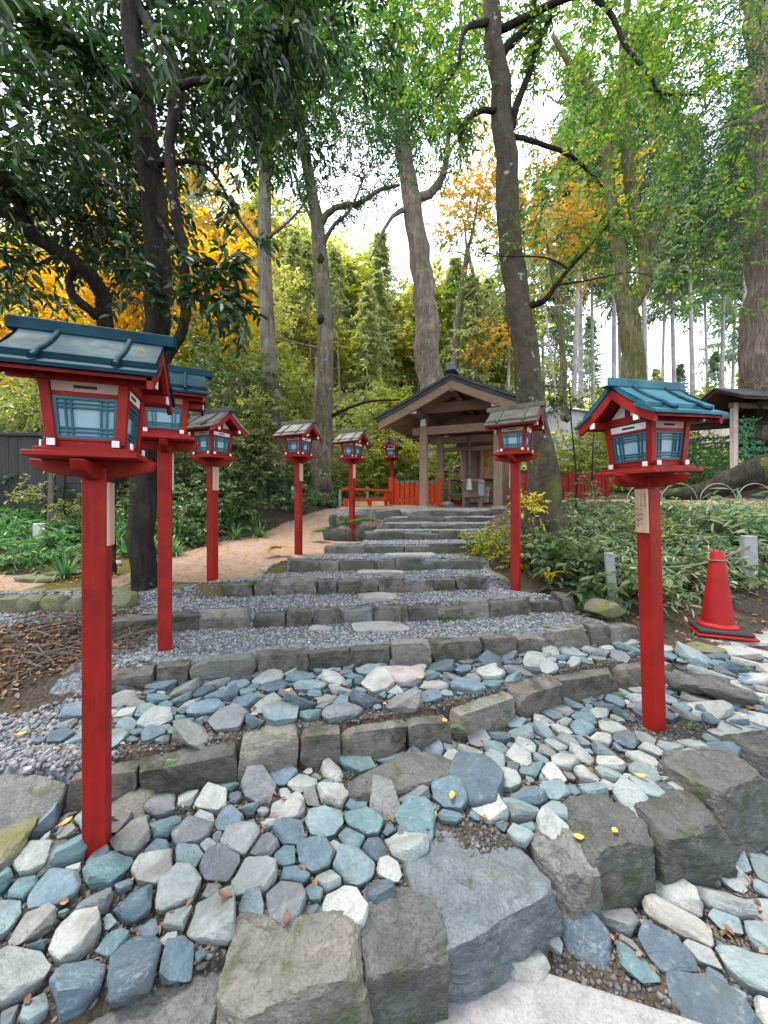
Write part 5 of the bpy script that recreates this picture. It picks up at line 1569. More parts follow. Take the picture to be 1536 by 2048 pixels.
for px_, py_, d, rx, ry, n in ((900, 60, 5.2, 130, 90, 124), (1080, 150, 5.6, 120, 110, 68), (1180, 60, 5.0, 140, 90, 80), (1330, 90, 4.8, 130, 100, 90), (1250, 200, 5.6, 110, 80, 36), (1400, 240, 5.0, 90, 90, 68),
                               (1130, 300, 5.5, 110, 70, 43), (900, 200, 5.5, 80, 90, 62), (1280, 470, 4.8, 130, 110, 55), (1420, 500, 5.2, 110, 150, 74), (1130, 440, 4.8, 100, 80, 43), (940, 520, 4.8, 90, 60, 22), (1450, 60, 4.6, 110, 90, 80)):
    c.pblob(px_, py_, d, rx, ry, n, rd=.9, clumps=18, **k6)
for b in h: c.along(b, 26, t0=.45, **k6)
c.build('crown', M_l_bright, M_twig, t6)

# --- forked mossy tree behind the bright-roofed lantern
t7 = tree('forked_tree', 'mossy yellow-green tree that forks above the bright lantern roof', 'tree',
          [(1268, 800, 11, .33), (1264, 700, 11, .29), (1256, 620, 11, .26), (1242, 560, 11, .17), (1230, 460, 11, .16), (1216, 350, 11, .15), (1211, 230, 11, .13), (1185, 180, 11, .10), (1140, 130, 11, .08), (1105, 70, 11, .06)], M_bark_yellow)
j = [limb(t7, 'branch', l, M_bark_yellow) for l in (
    [(1256, 625, 11, .2), (1285, 575, 11, .17), (1290, 520, 11, .16), (1272, 440, 11, .15), (1258, 340, 11, .14), (1250, 240, 11, .13), (1246, 100, 11, .11), (1258, -40, 11, .09)],
    [(1288, 530, 11, .12), (1318, 455, 11, .10), (1345, 380, 11, .08), (1360, 280, 11, .06), (1345, 180, 11, .05)],
    [(1250, 250, 11, .07), (1290, 160, 10.8, .05), (1340, 60, 10.6, .04), (1400, -10, 10.5, .03)])]
c = Crown(107)
for px_, py_, rx, ry, n in ((1230, 80, 110, 110, 150), (1330, 60, 100, 90, 110), (1120, 60, 80, 80, 80), (1290, 230, 60, 80, 65), (1180, 280, 60, 60, 35)):
    c.pblob(px_, py_, 11, rx, ry, n, clumps=16, tl=.5, k=9, L=.15, W=.06, droop=.35)
for b in j: c.along(b, 24, tl=.35, k=7, L=.12, W=.05)
c.build('crown', M_l_bright, M_twig, t7)

t8 = tree('broad_cedar', 'broad reddish cedar trunk cut by the picture edge above the garland racks', 'tree',
          [(1556, 840, 9.5, .66), (1552, 600, 9.5, .6), (1548, 300, 9.5, .56), (1545, 0, 9.5, .52), (1543, -120, 9.5, .5)], M_bark_sugi, sides=20)
c = Crown(108)
for px_, py_, d, rx, ry, n in ((1430, 330, 8.8, 75, 110, 260), (1500, 60, 8.6, 80, 90, 160), (1480, 450, 8.8, 60, 80, 70)):
    c.pblob(px_, py_, d, rx, ry, n, clumps=14, tl=.5, k=12, L=.12, W=.03, droop=.6)
c.build('crown', M_l_fine, M_twig, t8)
kb = limb(t8, 'branch', [(1520, 250, 9.3, .06), (1470, 245, 9.0, .04), (1420, 270, 8.8, .02)], M_bark_sugi)

# --- autumn maples behind the dark trees
def maple(trunk, blobs, leaf, label, bark=M_bark_moss, L=.13, W=.10, seed=1, name='maple_tree', k=8):
    t = tree(name, label, 'tree', trunk, bark, 'autumn maples')
    c = Crown(seed)
    for i, (px_, py_, d, rx, ry, n) in enumerate(blobs):
        c.pblob(px_, py_, d, rx, ry, n, clumps=14, tl=.45, k=k, L=L, W=W, droop=.15, jitter=.4, flat=1.4)
        x0, y0, d0, r0 = trunk[-1]
        limb(t, 'branch', [(x0, y0, d0, r0 * .8), ((x0 + px_) / 2, (y0 + py_) / 2 + 15, (d0 + d) / 2, r0 * .5), (px_, py_, d, r0 * .2)], bark, 10, 7)
    c.build('crown', leaf, M_twig, t)
    return t
maple([(412, 840, 11, .17), (402, 740, 11, .15), (385, 650, 11, .13), (355, 590, 11, .10)], [(420, 560, 11, 100, 70, 260), (300, 520, 11.3, 110, 80, 240), (430, 640, 10.8, 80, 60, 170), (230, 590, 11, 100, 70, 220)], M_l_yellow,
      'yellow maple leaning behind the dark evergreen trunk', seed=201)
maple([(60, 900, 12, .16), (70, 760, 12, .14), (85, 650, 12, .11)], [(60, 580, 12, 130, 70, 300), (170, 650, 11.5, 110, 60, 230), (20, 690, 11.5, 90, 60, 160), (-60, 600, 12, 100, 90, 160)], M_l_yellow,
      'bright yellow maple above the dark board fence', seed=202)
maple([(470, 880, 15, .18), (468, 700, 15, .14), (462, 560, 15, .1)], [(480, 500, 15, 60, 50, 170), (440, 430, 15, 70, 70, 110), (340, 380, 14.5, 80, 90, 130), (250, 270, 14, 90, 90, 110)], M_l_gold,
      'orange maple between the dark trunk and the slim grey trunk', seed=203)
maple([(400, 900, 12.5, .12), (410, 800, 12.5, .1), (430, 740, 12.5, .08)], [(440, 690, 12, 90, 55, 260), (400, 750, 12, 80, 50, 180)], M_l_ygreen, 'yellow-green maple just above the second lantern roof', seed=204)
maple([(905, 800, 18, .2), (915, 650, 18, .16), (935, 500, 18, .12)], [(960, 370, 18, 70, 80, 260), (930, 450, 18, 50, 50, 110), (985, 690, 17, 40, 40, 90)], M_l_gold, 'golden tree seen between the giant cedar and the leaning trunk', seed=205)
maple([(1130, 830, 14, .12), (1120, 640, 14, .10), (1100, 520, 14, .07)], [(1090, 430, 14, 90, 90, 170), (1180, 380, 14, 80, 80, 110), (1150, 520, 14, 80, 50, 80)], M_l_gold, 'thin golden tree with sparse leaves between leaning and forked trunks', seed=206)

# --- hillside: broad crowns and cedars, a few shapes copied over the slope
def proto_broad(leaf, seed, bark):
    r = empty('hillside_tree')
    g = np.random.default_rng(seed)
    MB().tube(spline([(0, 0, -.5), (.1, .05, 2.5), (-.1, .1, 5), (.1, 0, 8)], 14), np.linspace(.17, .05, 14), 8, wob=.1).build('trunk', bark, r, smooth=True)
    c = Crown(seed)
    for i in range(6):
        p_ = np.array([g.normal(0, 1.1), g.normal(0, 1.1), g.uniform(3.5, 9)])
        MB().tube(spline([(0, 0, p_[2] * .5), p_ * [.5, .5, .8], p_], 7), np.linspace(.06, .015, 7), 6).build('branch', bark, r, smooth=True)
        c.blob(p_, (1.5, 1.5, 1.1), 95, clumps=10, tl=.6, k=8, L=.24, W=.13, droop=.2, jitter=.4)
    c.build('crown', leaf, M_twig, r)
    return r
def proto_cedar(leaf, seed, bark, H=17.0, bare=.38, w=1.0):
    r = empty('hillside_cedar')
    MB().tube(spline([(0, 0, -1), (.03, 0, H * .4), (0, .03, H)], 12), np.linspace(.17, .03, 12), 8).build('trunk', bark, r, smooth=True)
    c = Crown(seed); g = c.g
    n = 300
    z = H * (bare + (1 - bare) * g.random(n) ** .9)
    a = g.uniform(0, 6.28, n)
    ln = w * 2.1 * (1 - (z / H - bare) / (1 - bare)) ** .8 + .25
    ln = ln * g.uniform(.5, 1.1, n)
    o = np.stack([np.cos(a) * ln * .25, np.sin(a) * ln * .25, z], -1)
    d = np.stack([np.cos(a), np.sin(a), g.normal(.05, .25, n)], -1)
    c.add(*twigs_leaves(g, o, d, ln, 11, .42, .13, droop=.5, spread=.6, twig_r=.012, jitter=.35))
    c.build('crown', leaf, bark, r)
    return r
PB = [proto_broad(M_l_hill, 301, M_bark_grey), proto_broad(M_l_ygreen, 302, M_bark_grey), proto_broad(M_l_olive, 303, M_bark_grey)]
PC = [proto_cedar(M_l_cedar, 311, M_bark_pale), proto_cedar(M_l_cedar, 312, M_bark_pale, 20, .55, .8), proto_cedar(M_l_hill, 313, M_bark_pale, 15, .25, 1.1)]
M_l_hillcedar = m_leaf('autumn_cedar_spray', [(0.31, 0.37, 0.13), (0.42, 0.43, 0.16), (0.22, 0.32, 0.15), (0.50, 0.44, 0.18)], trans=.5, tcol=(1.2, 1.2, .8))
PC += [proto_cedar(M_l_hillcedar, 314, M_bark_pale, 18, .45, .9), proto_cedar(M_l_hillcedar, 315, M_bark_pale, 16, .3, 1.05)]
used = set()
def put(proto, x, y, s, label, group, cat='tree'):
    if proto.name not in used:
        o = proto; used.add(proto.name)
    else:
        o = copy_tree(proto)
    o.location = (x, y, gz(x, y) - .1)
    o.rotation_euler = (rnd.uniform(-.03, .03), rnd.uniform(-.03, .03), rnd.uniform(0, 6.28))
    o.scale = (s, s, s * rnd.uniform(.9, 1.12))
    FOREST.append((o, x, y, label, group))
    return tag(o, label, cat, group)
FOREST = []
hill = [(610, 27, 1.0, PB[0]), (660, 23, .8, PB[1]), (725, 26, .95, PB[0]), (770, 29, 1.0, PB[2]), (835, 21, .75, PB[1]), (900, 22, .8, PB[0]), (955, 27, 1.0, PB[0]), (1000, 20, .6, PB[1]), (540, 23, .85, PB[0]),  # px, d, scale, proto
    (520, 17, .55, PB[0]), (585, 19, .6, PB[0]), (700, 18, .55, PB[1]), (745, 21, .7, PB[0]), (620, 24, .8, PB[2]), (560, 28, .9, PB[0]), (800, 24, .7, PB[0]), (880, 26, .8, PB[0]), (950, 22, .6, PB[1]), (690, 30, 1.0, PB[0]),
    (500, 34, 1.0, PB[2]), (780, 36, 1.0, PB[1]), (1010, 30, .8, PB[0]), (430, 24, .8, PB[1]), (350, 22, .8, PB[0]), (250, 20, .8, PB[2]), (120, 18, .7, PB[1]), (0, 20, .8, PB[0]), (1100, 24, .6, PB[2]), (760, 15.5, .35, PB[1]), (690, 15, .34, PB[2]), (590, 14.5, .34, PB[1]), (1215, 16, .36, PB[1]), (1290, 20, .5, PB[2]), (1400, 22, .5, PB[1]),
]
for px_, d, s, pr in hill:
    if 470 < px_ < 1060: s *= 1.12
    put(pr, (px_ - 768) * d / F, d, s, 'yellowish broad crown among the trees on the slope behind the shrine', 'broadleaf trees on the hillside')
ced = [
    (492, 18, .52, PC[1]), (508, 21, .56, PC[1]), (578, 19, .50, PC[1]), (602, 22, .55, PC[1]), (622, 20, .5, PC[1]), (668, 19, .5, PC[1]), (700, 22, .55, PC[1]), (733, 17.5, .5, PC[1]), (757, 19, .52, PC[1]), (766, 21, .6, PC[1]), (905, 20, .55, PC[1]), (948, 18, .6, PC[1]), (975, 21, .6, PC[1]), (1012, 19, .7, PC[1]), (350, 20, .6, PC[1]), (440, 22, .6, PC[1]),
    (480, 30, .9, PC[0]), (505, 36, 1.0, PC[0]), (560, 40, 1.0, PC[2]), (600, 33, .8, PC[0]), (640, 44, 1.0, PC[2]), (665, 27, .7, PC[1]), (690, 40, .9, PC[0]), (735, 28, .8, PC[1]), (755, 31, .8, PC[1]), (768, 34, .8, PC[1]), (800, 42, .9, PC[2]), (820, 38, .9, PC[0]),
    (900, 36, .9, PC[0]), (940, 42, 1.0, PC[2]), (975, 30, .8, PC[0]), (1020, 38, 1.0, PC[0]), (860, 46, 1.0, PC[2]), (720, 48, 1.0, PC[0]), (580, 50, 1.0, PC[2]), (520, 46, 1.0, PC[0]),
    (1142, 19, 1.0, PC[1]), (1163, 21, 1.05, PC[1]), (1188, 26, 1.0, PC[1]), (1090, 27, 1.0, PC[0]), (1118, 33, 1.0, PC[0]), (1228, 20, 1.0, PC[1]), (1243, 30, 1.1, PC[1]), (1294, 18, 1.0, PC[1]), (1322, 32, 1.1, PC[1]), (1352, 24, 1.1, PC[1]), (1390, 22, 1.1, PC[1]), (1418, 34, 1.1, PC[1]), (1440, 25, 1.1, PC[1]), (1462, 36, 1.2, PC[0]), (1490, 20, 1.1, PC[1]),
    (1310, 26, .42, PC[2]), (1365, 28, .42, PC[0]), (1430, 30, .45, PC[0]), (1260, 28, .45, PC[0]), (1485, 27, .40, PC[2]), (1050, 40, .9, PC[0]), (1180, 38, .7, PC[0]),
    (300, 30, 1.0, PC[0]), (180, 28, 1.0, PC[0]), (380, 36, 1.1, PC[0]), (60, 30, 1.0, PC[2]),
]
for px_, d, s, pr in ced:
    if 470 < px_ < 1060 and d > 25:
        if int(px_ + d) % 2: continue
        s *= .8
    if 420 < px_ < 1060 and pr in (PC[0], PC[1]): pr = PC[3] if (px_ + int(d)) % 2 else PC[4]
    put(pr, (px_ - 768) * d / F, d, s, 'straight pale-trunked cedar in the forest behind the shrine', 'cedars of the forest behind the shrine')

ZONES = [(-200, 215, 'above the board fence and the front lantern'), (215, 420, 'behind the dark evergreen trunk'), (420, 535, 'beside the slim grey trunk on its outer side'), (535, 645, 'between the slim and the lichen-spotted trunks'),
         (645, 725, 'just past the lichen-spotted trunk'), (725, 850, 'between the lichen-spotted trunk and the giant cedar'), (850, 1035, 'between the giant cedar and the leaning trunk'), (1035, 1130, 'just past the leaning trunk'),
         (1130, 1255, 'between the leaning trunk and the forked tree'), (1255, 1345, 'just past the forked tree'), (1345, 1425, 'over the smaller garland rack'), (1425, 1600, 'beside the broad cedar at the picture edge')]
RANK = ['nearest', 'second nearest', 'third nearest', 'fourth nearest', 'fifth nearest', 'sixth nearest', 'seventh nearest', 'eighth nearest', 'ninth nearest', 'tenth nearest', 'eleventh nearest', 'twelfth nearest', 'thirteenth nearest', 'fourteenth nearest', 'fifteenth nearest']
for grp, what in (('broadleaf trees on the hillside', 'yellowish broad-crowned tree'), ('cedars of the forest behind the shrine', 'pale-trunked cedar')):
    for z0, z1, where in ZONES:
        m_ = sorted([(y, o) for o, x, y, l, g_ in FOREST if g_ == grp and z0 <= x / y * F + 768 < z1], key=lambda q: q[0])
        for i, (y, o) in enumerate(m_):
            o['label'] = what + (' ' if len(m_) == 1 else ', %s of those ' % RANK[i]) + where

def stuff_leaves(name, region, n, zlo, zhi, leaf, label, seed, bbox, tl=.3, k=7, L=.12, W=.05, droop=.3, mask=0.0, pscale=.8, **kw):
    g = np.random.default_rng(seed)
    x = g.uniform(bbox[0], bbox[1], n); y = g.uniform(bbox[2], bbox[3], n)
    m = region(x, y)
    if mask: m &= pnoise(x, y, pscale, seed) > mask - .5
    x, y = x[m], y[m]
    z = ground(x, y) + zlo + (zhi - zlo) * g.random(len(x)) ** 1.3 * (0.6 + 0.8 * (pnoise(x, y, 1.1, seed + 1) + .5))
    o = np.stack([x, y, z], -1)
    d = g.normal(size=o.shape) * [1, 1, .4] + [0, 0, .35]
    V, Fq, T = twigs_leaves(g, o, d, tl, k, L, W, droop=droop, **kw)
    return tag(link(name, mesh_np(name, V, [Fq, T], mats=[0, 1]), [leaf, M_twig]), label, kind='stuff')

# undergrowth of the slope, the banks and the hillside
stuff_leaves('hill_undergrowth', lambda x, y: (y > 12.2) & (np.abs(x) < y * 1.08 + 1), 8000, .1, 1.5, M_l_hill, 'yellow-green undergrowth covering the hillside behind the shrine', 401, (-34, 34, 12, 33), tl=.8, k=8, L=.28, W=.13, mask=.38, pscale=.35)
stuff_leaves('hill_undergrowth', lambda x, y: (y > 30) & (np.abs(x) < y * 1.08 + 1), 9000, .1, 4.0, M_l_hill, 'far forest floor and crowns high on the hillside', 402, (-80, 60, 30, 78), tl=1.7, k=8, L=.8, W=.4, mask=.15, pscale=.15)
def reg_bankL(x, y):
    return (seg_side(x, y) > .1) & (y > 4.6) & (y < 13) & (x > -9)
stuff_leaves('bank_undergrowth', lambda x, y: reg_bankL(x, y) & (y > 6.0), 4200, .05, .75, M_l_shrub, 'glossy evergreen undergrowth on the bank beyond the earth path', 403, (-9, -1, 4.6, 13), tl=.32, k=8, L=.10, W=.045, mask=.3)
stuff_leaves('shrine_undergrowth', lambda x, y: (y > 10.8) & (x > -2) & (x < 12) & ~((x > 2.2) & (x < 5.4) & (y < 13.5)), 4200, .05, 1.6, M_l_olive, 'olive green undergrowth around and behind the shrine hall', 404, (-2, 12, 10.6, 14), tl=.4, k=8, L=.11, W=.05, mask=.25)
def reg_bankR(x, y):
    XR = np.interp(y, [2.4, 3.2, 3.5, 3.7, 4.1, 4.7, 5.3, 6.0, 6.6], [2.2, 2.2, 1.75, 1.6, 1.3, 1.35, 1.6, 1.85, 2.3])
    return (x > XR + .1) & (y > 3.45) & (y < 7.0) & (np.hypot(x - 2.83, y - 3.25) > .35)
stuff_leaves('bamboo_grass', lambda x, y: reg_bankR(x, y) & (x > 2.35) & (y < 5.5), 6000, .03, .27, M_l_sasa, 'low bamboo grass with pale-edged leaves covering the bank by the cone', 405, (2, 8.5, 3.4, 7), tl=.14, k=7, L=.095, W=.019, droop=.35, mask=.36, pscale=1.6, jitter=.5)
stuff_leaves('bank_leaves', lambda x, y: reg_bankR(x, y) & (x < 4.5), 800, .03, .35, M_l_shrub, 'dark broad-leaved ground cover around the leaning trunk', 406, (1, 5, 3.4, 7), tl=.15, k=6, L=.07, W=.032, droop=.3, mask=.3)

stuff_leaves('bank_undergrowth', lambda x, y: (seg_side(x, y) > .0) & (y > 4.3) & (y < 6.4), 2600, .02, .28, M_l_grass, 'low dark green cover in front of the board fence', 407, (-8, -2.6, 4.2, 6.4), tl=.16, k=6, L=.09, W=.03, droop=.4, mask=.35)
# single shrubs
def shrub(px_, py_, d, rx, ry, n, leaf, label, seed, L=.09, W=.04, tl=.25, k=7, clumps=14, stems=5, rd=None, droop=.3, cat='shrub', group=None, name='shrub'):
    c_ = P(px_, py_, d)
    base = np.array([c_[0], c_[1], min(gz(c_[0], c_[1]), c_[2])])
    r = tag(empty(name, tuple(base)), label, cat, group)
    s = d / F
    m = MB(); g = np.random.default_rng(seed)
    for i in range(stems):
        e = (c_ - base) + g.normal(size=3) * np.array([rx * s, rx * s * .6, ry * s * .5]) * .5
        MB().tube(spline([g.normal(size=3) * [.05, .05, 0], e * [.4, .4, .55] + g.normal(size=3) * .03, e], 8), np.linspace(.018, .006, 8), 5).build('stem', M_twig, r, smooth=True)
    c = Crown(seed)
    c.blob(c_ - base, (rx * s, rd or rx * s * .8, ry * s), n, clumps=clumps, tl=tl, k=k, L=L, W=W, droop=droop)
    c.build('foliage', leaf, M_twig, r)
    return r
S = [
    (90, 800, 7.2, 130, 85, 520, M_l_olive, 'large olive green shrub growing over the top of the dark board fence', .10, .045),
    (250, 800, 7.6, 90, 90, 320, M_l_shrub, 'dark shrub between the front two lanterns and the board fence', .09, .04),
    (455, 760, 9.0, 80, 130, 620, M_l_shrub, 'tall rounded dark shrub above the grey-roofed lantern at the path corner', .10, .045),
    (455, 940, 8.0, 75, 70, 360, M_l_shrub, 'dark shrub behind the lantern at the path corner, low and shady', .09, .04),
    (520, 870, 8.6, 60, 70, 320, M_l_olive, 'pale-tipped shrub between corner lantern and slim grey trunk', .09, .04),
    (590, 800, 10.5, 60, 70, 320, M_l_olive, 'olive shrub between the slim grey trunk and the lichen-spotted trunk', .10, .05),
    (740, 870, 12.0, 80, 60, 420, M_l_olive, 'pale olive bush behind the two small lanterns near the railing', .10, .05),
    (790, 930, 11.5, 60, 55, 300, M_l_ygreen, 'yellow-green bush behind the orange picket fence', .10, .05),
    (905, 930, 13.0, 45, 75, 360, M_l_shrub, 'dark green bush filling the view through the gate', .10, .05),
    (1180, 920, 12.0, 80, 70, 420, M_l_ygreen, 'bright yellow-green bush behind the far red picket fence', .10, .05),
    (1010, 1110, 4.4, 55, 60, 330, M_l_ygreen, 'feathery yellow-green bush at the foot of the mossy-roofed lantern', .055, .022),
    (1058, 1010, 4.3, 30, 22, 40, M_l_bed, 'small bright yellow bush tucked between lantern post and leaning trunk', .05, .022),
    (1130, 1110, 4.2, 75, 40, 110, M_l_shrub, 'layered glossy shrub before the foot of the leaning trunk', .11, .05),
    (1195, 1165, 3.8, 70, 36, 100, M_l_shrub, 'low glossy shrub beside the tilting stone post', .10, .045),
    (1190, 1050, 6.2, 85, 40, 420, M_l_fine, 'dark shady mound of fine leaves below the far red fence', .06, .028),
    (1380, 1060, 5.0, 80, 30, 120, M_l_sasa, 'pale bamboo grass clump just beyond the plaque', .16, .03),
    (1490, 1080, 4.6, 70, 40, 120, M_l_sasa, 'tall bamboo grass clump behind the square stone post', .17, .03),
    (1290, 1075, 4.6, 60, 34, 70, M_l_olive, 'loose olive shrub just past the plaque of the bright-roofed lantern', .07, .03),
    (1385, 1150, 3.9, 55, 34, 60, M_l_shrub, 'small glossy shrub between the tilting stone post and the cone', .08, .035),
    (1440, 1045, 5.4, 60, 26, 70, M_l_ygreen, 'low yellowish shrub along the sandy strip before the hoops', .06, .025),
    (1380, 860, 11.5, 80, 60, 200, M_l_ygreen, 'yellow-green bush between the two garland racks', .10, .05),
]
for i, (px_, py_, d, rx, ry, n, lf, lab, L_, W__) in enumerate(S):
    shrub(px_, py_, d, rx, ry, n, lf, lab, 500 + i, L=L_, W=W__, tl=max(.12, L_ * 2.4))

# strap-leaved tufts
def tuft(x, y, n, Lb, wb, label, seed, leaf=None, group='strap-leaved tufts along the bank', name='grass_tuft'):
    z = gz(x, y)
    g = np.random.default_rng(seed)
    a = g.uniform(0, 6.28, n); ln = Lb * g.uniform(.6, 1.2, n); lean = g.uniform(.25, 1.0, n)
    segs = 5
    V = []; w0 = wb * g.uniform(.7, 1.2, n)
    for i in range(segs + 1):
        t = i / segs
        rad = ln * lean * t
        h = ln * (t * (1.15 - .35 * lean) - lean * .85 * t * t)
        c = np.stack([np.cos(a) * (rad + .02), np.sin(a) * (rad + .02), h], -1)
        s = np.stack([-np.sin(a), np.cos(a), np.zeros(n)], -1) * (w0 * (1 - t ** 2.2) + .0015)[:, None]
        V += [c - s, c + s]
    V = np.stack(V, 1).reshape(-1, 3)
    k = np.arange(n)[:, None] * (2 * segs + 2)
    Fq = np.concatenate([k + [2 * i, 2 * i + 1, 2 * i + 3, 2 * i + 2] for i in range(segs)], 0)
    o = link(name, mesh_np(name, V, [Fq], smooth=True), leaf or M_l_grass, None, loc=(x, y, z))
    return tag(o, label, 'plant', group)
g = np.random.default_rng(77)
T = [(130, 1125, 4.1, .34, 'arching pale tuft beside the flat mossy stones, nearest the front lantern'), (60, 1100, 4.7, .36, 'dark strap-leaved tuft in front of the short white post'), (20, 1080, 5.2, .34, 'strap-leaved tuft by the picture edge below the board fence'),
     (110, 1070, 5.5, .36, 'strap-leaved tuft just behind the short white post'), (250, 1075, 5.2, .36, 'strap-leaved tuft between front lantern post and dark trunk'), (350, 1085, 5.4, .32, 'strap-leaved tuft between dark trunk and corner lantern'),
     (375, 1060, 6.3, .34, 'strap-leaved tuft behind the corner lantern post'), (470, 1065, 6.9, .36, 'strap-leaved tuft at the near edge of the fern bank'), (520, 1055, 7.2, .36, 'strap-leaved tuft drooping onto the earth path before the slim trunk'),
     (600, 1030, 8.3, .40, 'bright strap-leaved tuft behind the pale-roofed lantern'), (630, 1015, 8.8, .36, 'bright strap-leaved tuft at the foot of the lichen-spotted trunk'), (440, 1040, 7.4, .4, 'strap-leaved tuft at mid bank under the dark shrub'), (668, 1000, 9.3, .4, 'bright tuft beside the climbing pale steps')]
for i, (px_, py_, d, L_, lab) in enumerate(T):
    p = P(px_, py_, d)
    tuft(p[0], p[1], 60, L_, .008, lab, 600 + i)
def many_tufts(name, pts, n, L_, w, leaf, label, seed):
    g = np.random.default_rng(seed); VV = []; FF = []; k0 = 0
    for (x, y) in pts:
        o = tuft(x, y, n, L_ * g.uniform(.7, 1.2), w, None, int(g.integers(1e6)), leaf)
        me = o.data
        v = np.empty(len(me.vertices) * 3, dtype=np.float32); me.vertices.foreach_get('co', v)
        f = np.empty(len(me.polygons) * 4, dtype=np.int32); me.polygons.foreach_get('vertices', f)
        VV.append(v.reshape(-1, 3) + np.array(o.location)); FF.append(f.reshape(-1, 4) + k0); k0 += len(me.vertices)
        bpy.data.objects.remove(o); bpy.data.meshes.remove(me)
    return tag(link(name, mesh_np(name, np.vstack(VV), [np.vstack(FF)], smooth=True), leaf), label, kind='stuff')
pts = []
while len(pts) < 130:
    y = rnd.uniform(5.2, 10.5); x = rnd.uniform(-6, -1)
    if 0.15 < float(seg_side(np.array(x), np.array(y))) < 2.6: pts.append((x, y))
many_tufts('strap_leaf_cover', pts, 34, .42, .011, M_l_grass, 'blue-green strap-leaved ground cover climbing the bank', 701)

# ferns and small weeds at the steps
def fern(p, n, L_, leaf, label, seed, group='small ferns in the joints of the steps', name='fern', out=(0, -1)):
    g = np.random.default_rng(seed)
    root = tag(empty(name, tuple(p)), label, 'fern', group)
    for i in range(n):
        Vs = []; Fs = []; k0 = 0
        a = g.uniform(-1.3, 1.3) + math.atan2(out[1], out[0])
        d = np.array([math.cos(a), math.sin(a), g.uniform(.2, .7)])
        t = np.linspace(.1, 1, 9)
        c = d * (L_ * g.uniform(.7, 1.15)) * t[:, None] - np.array([0, 0, 1.0]) * (L_ * .55 * t ** 2)[:, None]
        s = np.cross(d, [0, 0, 1.0]); s /= np.linalg.norm(s)
        for sg in (-1, 1):
            V, Fq = leaf_quads(c, np.tile(s * sg + d * .5, (9, 1)), np.tile([0, 0, 1.0], (9, 1)), L_ * .34 * (1.08 - t), np.full(9, L_ * .09), g, .1)
            Vs.append(V); Fs.append(Fq + k0); k0 += len(V)
        link('frond', mesh_np('frond', np.vstack(Vs), [np.vstack(Fs)]), leaf, root)
    return root
FN = [(693, 1180, 'small fern in the joint left of the gravel tread slab', .09, M_l_fern), (893, 1238, 'small fern at the foot of the third step edge, first of three', .10, M_l_fern), (938, 1232, 'small fern at the third step edge, the middle of three', .09, M_l_fern),
      (990, 1226, 'small fern at the third step edge, furthest along of three', .09, M_l_fern), (895, 1472, 'green weed at the foot of the longest step edge', .10, M_l_grass), (1215, 1395, 'leafy weed on the step edge before the bright-roofed lantern', .12, M_l_shrub),
      (355, 1535, 'tiny clump of ivy on the step block beside the front post', .07, M_l_grass), (510, 1170, 'small fern by the mossy end stones of the path', .09, M_l_fern), (940, 1155, 'fern on the mossy stone at the fifth step', .09, M_l_fern)]
for i, (px_, py_, lab, L_, lf) in enumerate(FN):
    q = on_ground(px_, py_)
    fern((q[0], q[1] - .03, q[2] + .03), 7, L_, lf, lab, 800 + i)
q = on_ground(1100, 1180)
fern((q[0], q[1], q[2] + .16), 6, .22, M_l_bed, 'bright yellow dying fern at the edge of the gravel step', 820, group='large ferns')
for i, (px_, py_, d, lab) in enumerate(((560, 1110, 5.4, 'golden fern at the foot of the pale-roofed lantern'), (690, 1060, 6.6, 'green fern against the dark wall beside the railing lantern'), (735, 1055, 6.5, 'drooping fern on the wall under the railing'), (640, 1075, 6.8, 'low fern at the left end of the fern wall'))):
    p = P(px_, py_, d)
    fern((p[0], p[1], p[2] + .1), 9, .30, M_l_fern if i else M_l_gold, lab, 830 + i, group='large ferns')

wp = []
for k in range(1, 7):
    for i in range(12):
        x = rnd.uniform(*SX[k]); wp.append((x, float(ris_y(k, x)) - rnd.uniform(.02, .06)))
for i in range(26):
    x = rnd.uniform(1.2, 2.6); wp.append((x, rnd.uniform(2.2, 3.4)))
many_tufts('joint_weeds', wp, 7, .055, .0035, M_l_fern, 'tiny weeds growing along the foot of the step edges', 702)
# thin saplings and bare twigs
def sapling(l, label, bark=M_bark_dark, leaf=None, seed=1, n=14, branches=5):
    p, r = pts_px(l)
    root = tag(empty('sapling', tuple(p[0])), label, 'sapling')
    q = spline(p - p[0], 16)
    MB().tube(q, np.linspace(r[0], r[-1], 16), 6).build('stem', bark, root, smooth=True)
    g = np.random.default_rng(seed)
    ends = []
    for i in range(branches):
        k = int(g.integers(5, 15)); s = q[k]
        e = s + g.normal(size=3) * [.35, .2, .2] * (p[0][1] / 6)
        b = spline([s, (s + e) / 2 + [0, 0, .06], e], 7)
        MB().tube(b, np.linspace(r[0] * .4, .003, 7), 5).build('branch', bark, root, smooth=True)
        ends.append(b)
    if leaf:
        c = Crown(seed)
        for b in ends: c.along(b, n, tl=.15, k=5, L=.07, W=.03)
        c.build('foliage', leaf, M_twig, root)
    return root
sapling([(1150, 1060, 5.6, .016), (1152, 950, 5.6, .013), (1143, 850, 5.6, .011), (1138, 760, 5.6, .008)], 'thin dark sapling between leaning trunk and bright-roofed lantern', leaf=M_l_shrub, seed=901)
sapling([(1185, 960, 9, .02), (1186, 890, 9, .015), (1190, 830, 9, .01)], 'short thin sapling in the yellow-green bush', seed=902)
sapling([(100, 1060, 5.6, .04), (102, 980, 5.6, .035), (104, 900, 5.6, .03)], 'pale thin trunk before the dark board fence', bark=M_bark_grey, leaf=M_l_olive, seed=903, n=10)
sapling([(135, 1065, 5.7, .015), (128, 1000, 5.7, .013), (133, 930, 5.7, .01)], 'thin dark sapling next to the pale trunk by the board fence', leaf=M_l_olive, seed=904)
